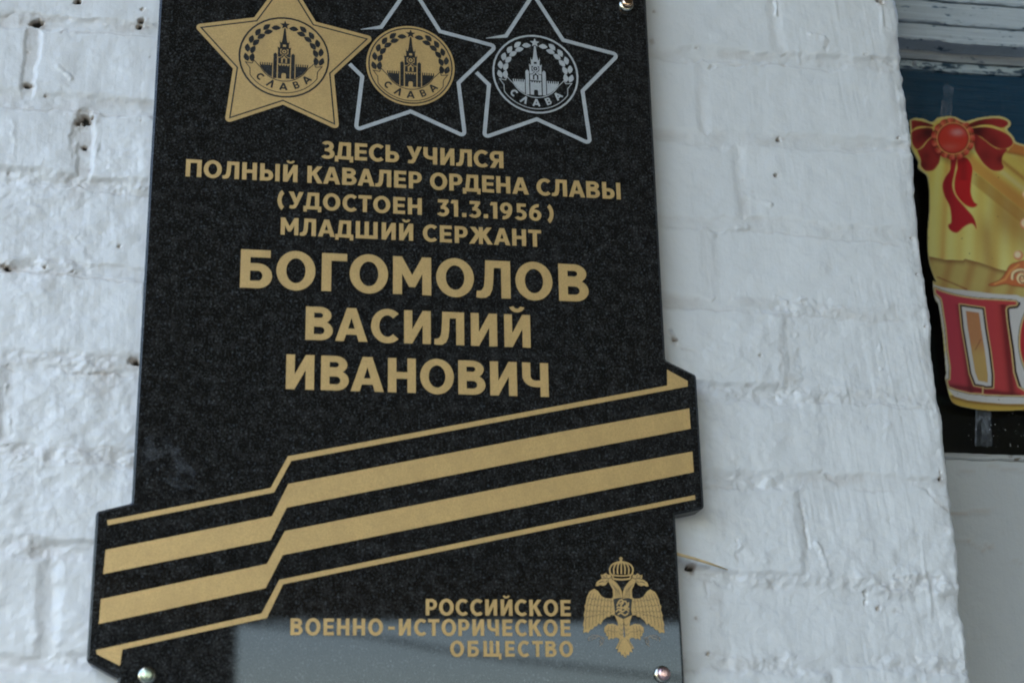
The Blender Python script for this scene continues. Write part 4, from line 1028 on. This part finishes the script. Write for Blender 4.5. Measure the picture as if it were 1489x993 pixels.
# letters
def letter(outer, inner=(), thick=1.0):
    pass
pi_o = cr_spline([C_(*q) for q in ((118, 172), (180, 200), (300, 238), (450, 270), (620, 295), (800, 305), (1000, 318), (1085, 325))], 3, False)
pi_poly = pi_o + [C_(*q) for q in ((1100, 345), (1085, 362), (1010, 368), (975, 385), (962, 420))] + [C_(975, 560), C_(1010, 800), D_(770, 0), D_(790, 200), D_(830, 330), D_(894, 372), D_(1000, 380)] + \
          [D_(1000, 412), D_(894, 405), D_(720, 402), D_(545, 395), D_(505, 388), D_(400, 380), D_(280, 350), D_(215, 325), D_(200, 275), D_(225, 262)] + [D_(228, 150), D_(205, 0), C_(250, 640), C_(225, 480), C_(205, 340), C_(190, 285), C_(150, 245), C_(125, 225)]
hole = [C_(412, 358), C_(705, 400), C_(735, 640), D_(585, 0), D_(612, 220), D_(610, 335), D_(545, 338), D_(520, 330), D_(440, 315), D_(400, 210), D_(375, 60), C_(440, 640)]
d_pi = sdist(pi_poly); d_h = sdist(hole)
white_o = cr_spline([C_(*q) for q in ((92, 90), (120, 130), (280, 165), (450, 185), (620, 205), (800, 228), (1000, 242), (1100, 245), (1165, 270), (1300, 262))], 3, False)
wpoly = white_o + [(1580, 430), (1580, 590)] + [D_(894, 485), D_(700, 482), D_(520, 468), D_(380, 450), D_(260, 415), D_(205, 350), D_(190, 300), D_(180, 240), D_(187, 200), D_(175, 60), C_(240, 900), C_(215, 700), C_(185, 520), C_(155, 350), C_(115, 290), C_(92, 200)]
W_ = C(206, 198, 190); d_w = sdist(wpoly); put(aa(d_w), W_)
put(aa(-d_w) * (GY > D_(0, 405)[1]), C(196, 158, 70)); put(aa(-d_w) * (GY > D_(0, 405)[1]) * np.exp(-((d_w + 1.5) / 2.5) ** 2) * .7, C(110, 60, 30))
put(aa(d_pi + 5.2) * (GX > C_(960, 0)[0]) * 1.0 * (GY > C_(0, 330)[1]) * (GY < D_(0, 330)[1]) * aa(C_(1150, 0)[0] - GX, 1), C(52, 14, 14))
put(aa(d_pi + 2.2 - 0 * GX) * 1.0, C(206, 176, 118)); put(aa(.35 - np.abs(d_pi + 2.6), .35), C(50, 40, 24))
put(aa(2.2 - d_h) * aa(d_h + 60), C(206, 176, 118)) if False else None
put(aa(d_pi - .2), C(186, 58, 74)); gr = np.clip((GX - 1375) / 80, 0, 1); put(aa(d_pi) * gr * .7, C(190, 66, 58))
put(aa(d_pi) * .75 * (np.exp(-((GX - (C_(420, 0)[0] + (GY - 450) * .13)) / 5) ** 2) + np.exp(-((GX - (C_(940, 0)[0] + (GY - 450) * .10)) / 6) ** 2)) * (GY > C_(0, 360)[1]), C(92, 20, 24))
put(aa(d_pi) * .8 * np.exp(-((GY - (D_(0, 318)[1] + (GX - 1375) * .14)) / 4) ** 2) * (GX < D_(740, 0)[0] + 20), C(92, 20, 28))
put(aa(d_h + 1.6), C(206, 176, 118)); put(aa(d_h), C(56, 16, 16)); put(aa(d_h - 2.6), W_); put(aa(d_h - 8.0), C(190, 128, 84)); put(aa(d_h - 8.0) * sstep(C_(0, 760)[1], C_(0, 993)[1], GY) * .5, C(200, 180, 100))
put(aa(.5 - ldist([C_(600, 900), C_(665, 780)])), C(130, 74, 44))
put(aa(1.0 - ldist([D_(518, 330), D_(515, 395)])), C(206, 176, 118))
# round letter beyond
ox, oy = 1524, 497; ro = np.sqrt(((GX - ox) / 42) ** 2 + ((GY - oy) / 66) ** 2)
ang_o = (GX - ox); put(aa((1.04 - ro) * 42), C(206, 176, 118)); put(aa(.4 - np.abs((ro - 1.05) * 42), .4), C(50, 36, 24)); put(aa((.985 - ro) * 42), C(184, 42, 50)); put(aa((.985 - ro) * 42) * sstep(.6, .9, .985 - ro + .55) * .4, C(92, 20, 24))
put(aa((.46 - ro) * 42), C(206, 176, 118)); put(aa((.42 - ro) * 42), W_)
gapm = aa(.6 - ldist(hem), .5); 
bord2 = aa(1.2 - sd_out) * (GY >= 262) * (GY < 410); put(bord2 * .6, Cr)
# mesh
inside = (sd_out[:-1, :-1] > -0.3)
rays = np.stack([(GX - PW / 2) / FPX, np.ones_like(GX), -(GY - PH / 2) / FPX], -1) @ RM.T
SX = CAM[0] + rays[..., 0] / rays[..., 1] * SD; SZ = CAM[2] + rays[..., 2] / rays[..., 1] * SD
warp = 0.0006 * fbm(SX * 14, SZ * 14, 301, 2)
SP = np.stack([SX, np.full_like(SX, CAM[1] + SD - 0.0012) + warp, SZ], -1).reshape(-1, 3)
nr, nc = GX.shape; i_, j_ = np.meshgrid(np.arange(nr - 1), np.arange(nc - 1), indexing='ij'); bb = i_ * nc + j_
Q = np.stack([bb, bb + nc, bb + nc + 1, bb + 1], -1)[inside]
uv, inv = np.unique(Q.reshape(-1), return_inverse=True); inv = inv.reshape(-1, 4)
e = np.concatenate([inv[:, [0, 1]], inv[:, [1, 2]], inv[:, [2, 3]], inv[:, [3, 0]]]); es = np.sort(e, 1); kk = es[:, 0].astype(np.int64) * (len(uv) + 1) + es[:, 1]
_, first, cnt = np.unique(kk, return_index=True, return_counts=True); be = e[first[cnt == 1]]
sign = thing('printed_sign', 'colourful card cutout with rosette bow, yellow drapery and red letter on the window', 'sign')
fm = mesh_from('sign_face', SP[uv].tolist(), inv.tolist(), True)
ca = fm.color_attributes.new('print', 'FLOAT_COLOR', 'POINT')
colr = np.concatenate([np.clip(IMG, 0, 1).reshape(-1, 3)[uv], np.ones((len(uv), 1))], 1); ca.data.foreach_set('color', colr.astype(np.float32).reshape(-1))
link('sign_face', fm, M_PRINT, sign)
ev = []; ef = []
for a, b in be:
    pa = SP[uv[a]]; pb = SP[uv[b]]; m0 = len(ev); ev += [tuple(pa), tuple(pb), (pb[0], pb[1] + .0011, pb[2]), (pa[0], pa[1] + .0011, pa[2])]; ef.append((m0, m0 + 1, m0 + 2, m0 + 3))
link('card_edge', mesh_from('card_edge', ev, ef), M_CARD, sign)

def tape(name, pts, D, label):
    P_ = [survey(x, y, D) for x, y in pts]; n_ = 14; m_ = 5; vs, fs = [], []
    a, b, c, d = [np.array(p) for p in P_]         # tl, tr, br, bl
    for i in range(n_ + 1):
        for j in range(m_ + 1):
            u, v = j / m_, i / n_; p = (a * (1 - u) + b * u) * (1 - v) + (d * (1 - u) + c * u) * v
            w_ = 0.0007 * float(fbm(np.array(p[0] * 120), np.array(p[2] * 90), 401, 3)); vs.append((p[0] + w_, p[1] - abs(w_), p[2]))
    for i in range(n_):
        for j in range(m_): q = i * (m_ + 1) + j; fs.append((q, q + 1, q + m_ + 2, q + m_ + 1))
    o = link(name, mesh_from(name, vs, fs, True), M_TAPE); o['label'] = label; o['category'] = 'tape'; o['group'] = 'clear tape strips holding the card sign'
    so = o.modifiers.new('thickness', 'SOLIDIFY'); so.thickness = 0.0001
tape('clear_tape', [(1373, 121), (1387, 128), (1383, 176), (1366, 172)], RD + 0.0090, 'clear tape strip on the blue frame above the rosette of the sign')
tape('clear_tape', [(1419, 592), (1441, 594), (1443, 650), (1417, 648)], RD + 0.0105, 'crinkled clear tape strip on black glass under the card sign')

# ------------------------------------------------------------------ unseen porch, read off the slab's reflection, deepened to even the wall light
def struct(o): o['kind'] = 'structure'; return o
gm = box('ground', (-120, 120, -240, 10, -0.30, -0.25), M_GRASS); struct(gm)
struct(box('porch_floor', (-1.6, 5.2, -12.3, 0.6, -0.24, 0.0), M_CONC, None, 0.01))
L_E = 12.0                                                # roof edge, metres out from the wall, set far to even its light
zb = CAM[2] + (FACE_D + L_E - 0.024) * math.tan(math.radians(8.55))
porch = thing('deepened_porch_roof', 'unseen brown timber canopy roof over the plaque, deepened to even the wall light', 'roof', (0, 0, 0))
box('edge_beam', (-1.15, 5.2, -L_E - 0.12, -L_E, zb, CAM[2] + 2.50), M_ROOF, porch, 0.004)
ZR = CAM[2] + 2.45
for k in range(40):
    y0 = -L_E + k * 0.30
    box('roof_board', (-1.15, 5.2, y0 + 0.004, y0 + 0.296, ZR, ZR + 0.025), M_ROOF, porch)
for k in range(7):
    box('rafter', (-1.1 + k * 1.0, -1.0 + k * 1.0, -L_E + 0.002, -0.02, ZR - 0.14, ZR - 0.005), M_ROOF, porch)
box('roof_cover', (-1.2, 5.25, -L_E - 0.2, 0.3, ZR + 0.03, ZR + 0.06), M_ROOF, porch)
xp = CAM[0] + (FACE_D + L_E - 0.024) * math.tan(math.radians(0.5))
post = box('end_wall', (xp - 1.95, xp, -L_E - 0.25, -L_E - 0.01, 0.0, zb - 0.002), M_POST, None, 0.004)
post['label'] = 'broad dark wall carrying the far edge of the canopy'; post['category'] = 'wall'
side = box('added_side_wall', (5.25, 5.4, -L_E - .1, 0.4, 0.0, ZR + 0.02), M_POST, None)  # added out of view, keeps light from the right off the recess
side['label'] = 'unseen long dark side wall added under the canopy to block light from the right'; side['category'] = 'wall'
# overhead cable seen mirrored in the polished granite
Yc = -20.0; cpts = []
for (az, el) in ((-6, 9.0), (2, 8.3), (5.0, 8.0), (8.1, 7.4), (12.6, 6.75), (15.1, 6.4), (24, 5.2), (34, 4.2)):
    d_ = FACE_D - .024 - Yc; cpts.append((CAM[0] + d_ * math.tan(math.radians(az)), Yc, CAM[2] + d_ / math.cos(math.radians(az)) * math.tan(math.radians(el))))
cab = tube('power_cable', cr_spline([np.array(p) for p in cpts], 4, False), [0.028] * (4 * 7 + 1), 6, M_CABLE)
cab['label'] = 'black cable sagging across the yard beyond the porch'; cab['category'] = 'cable'
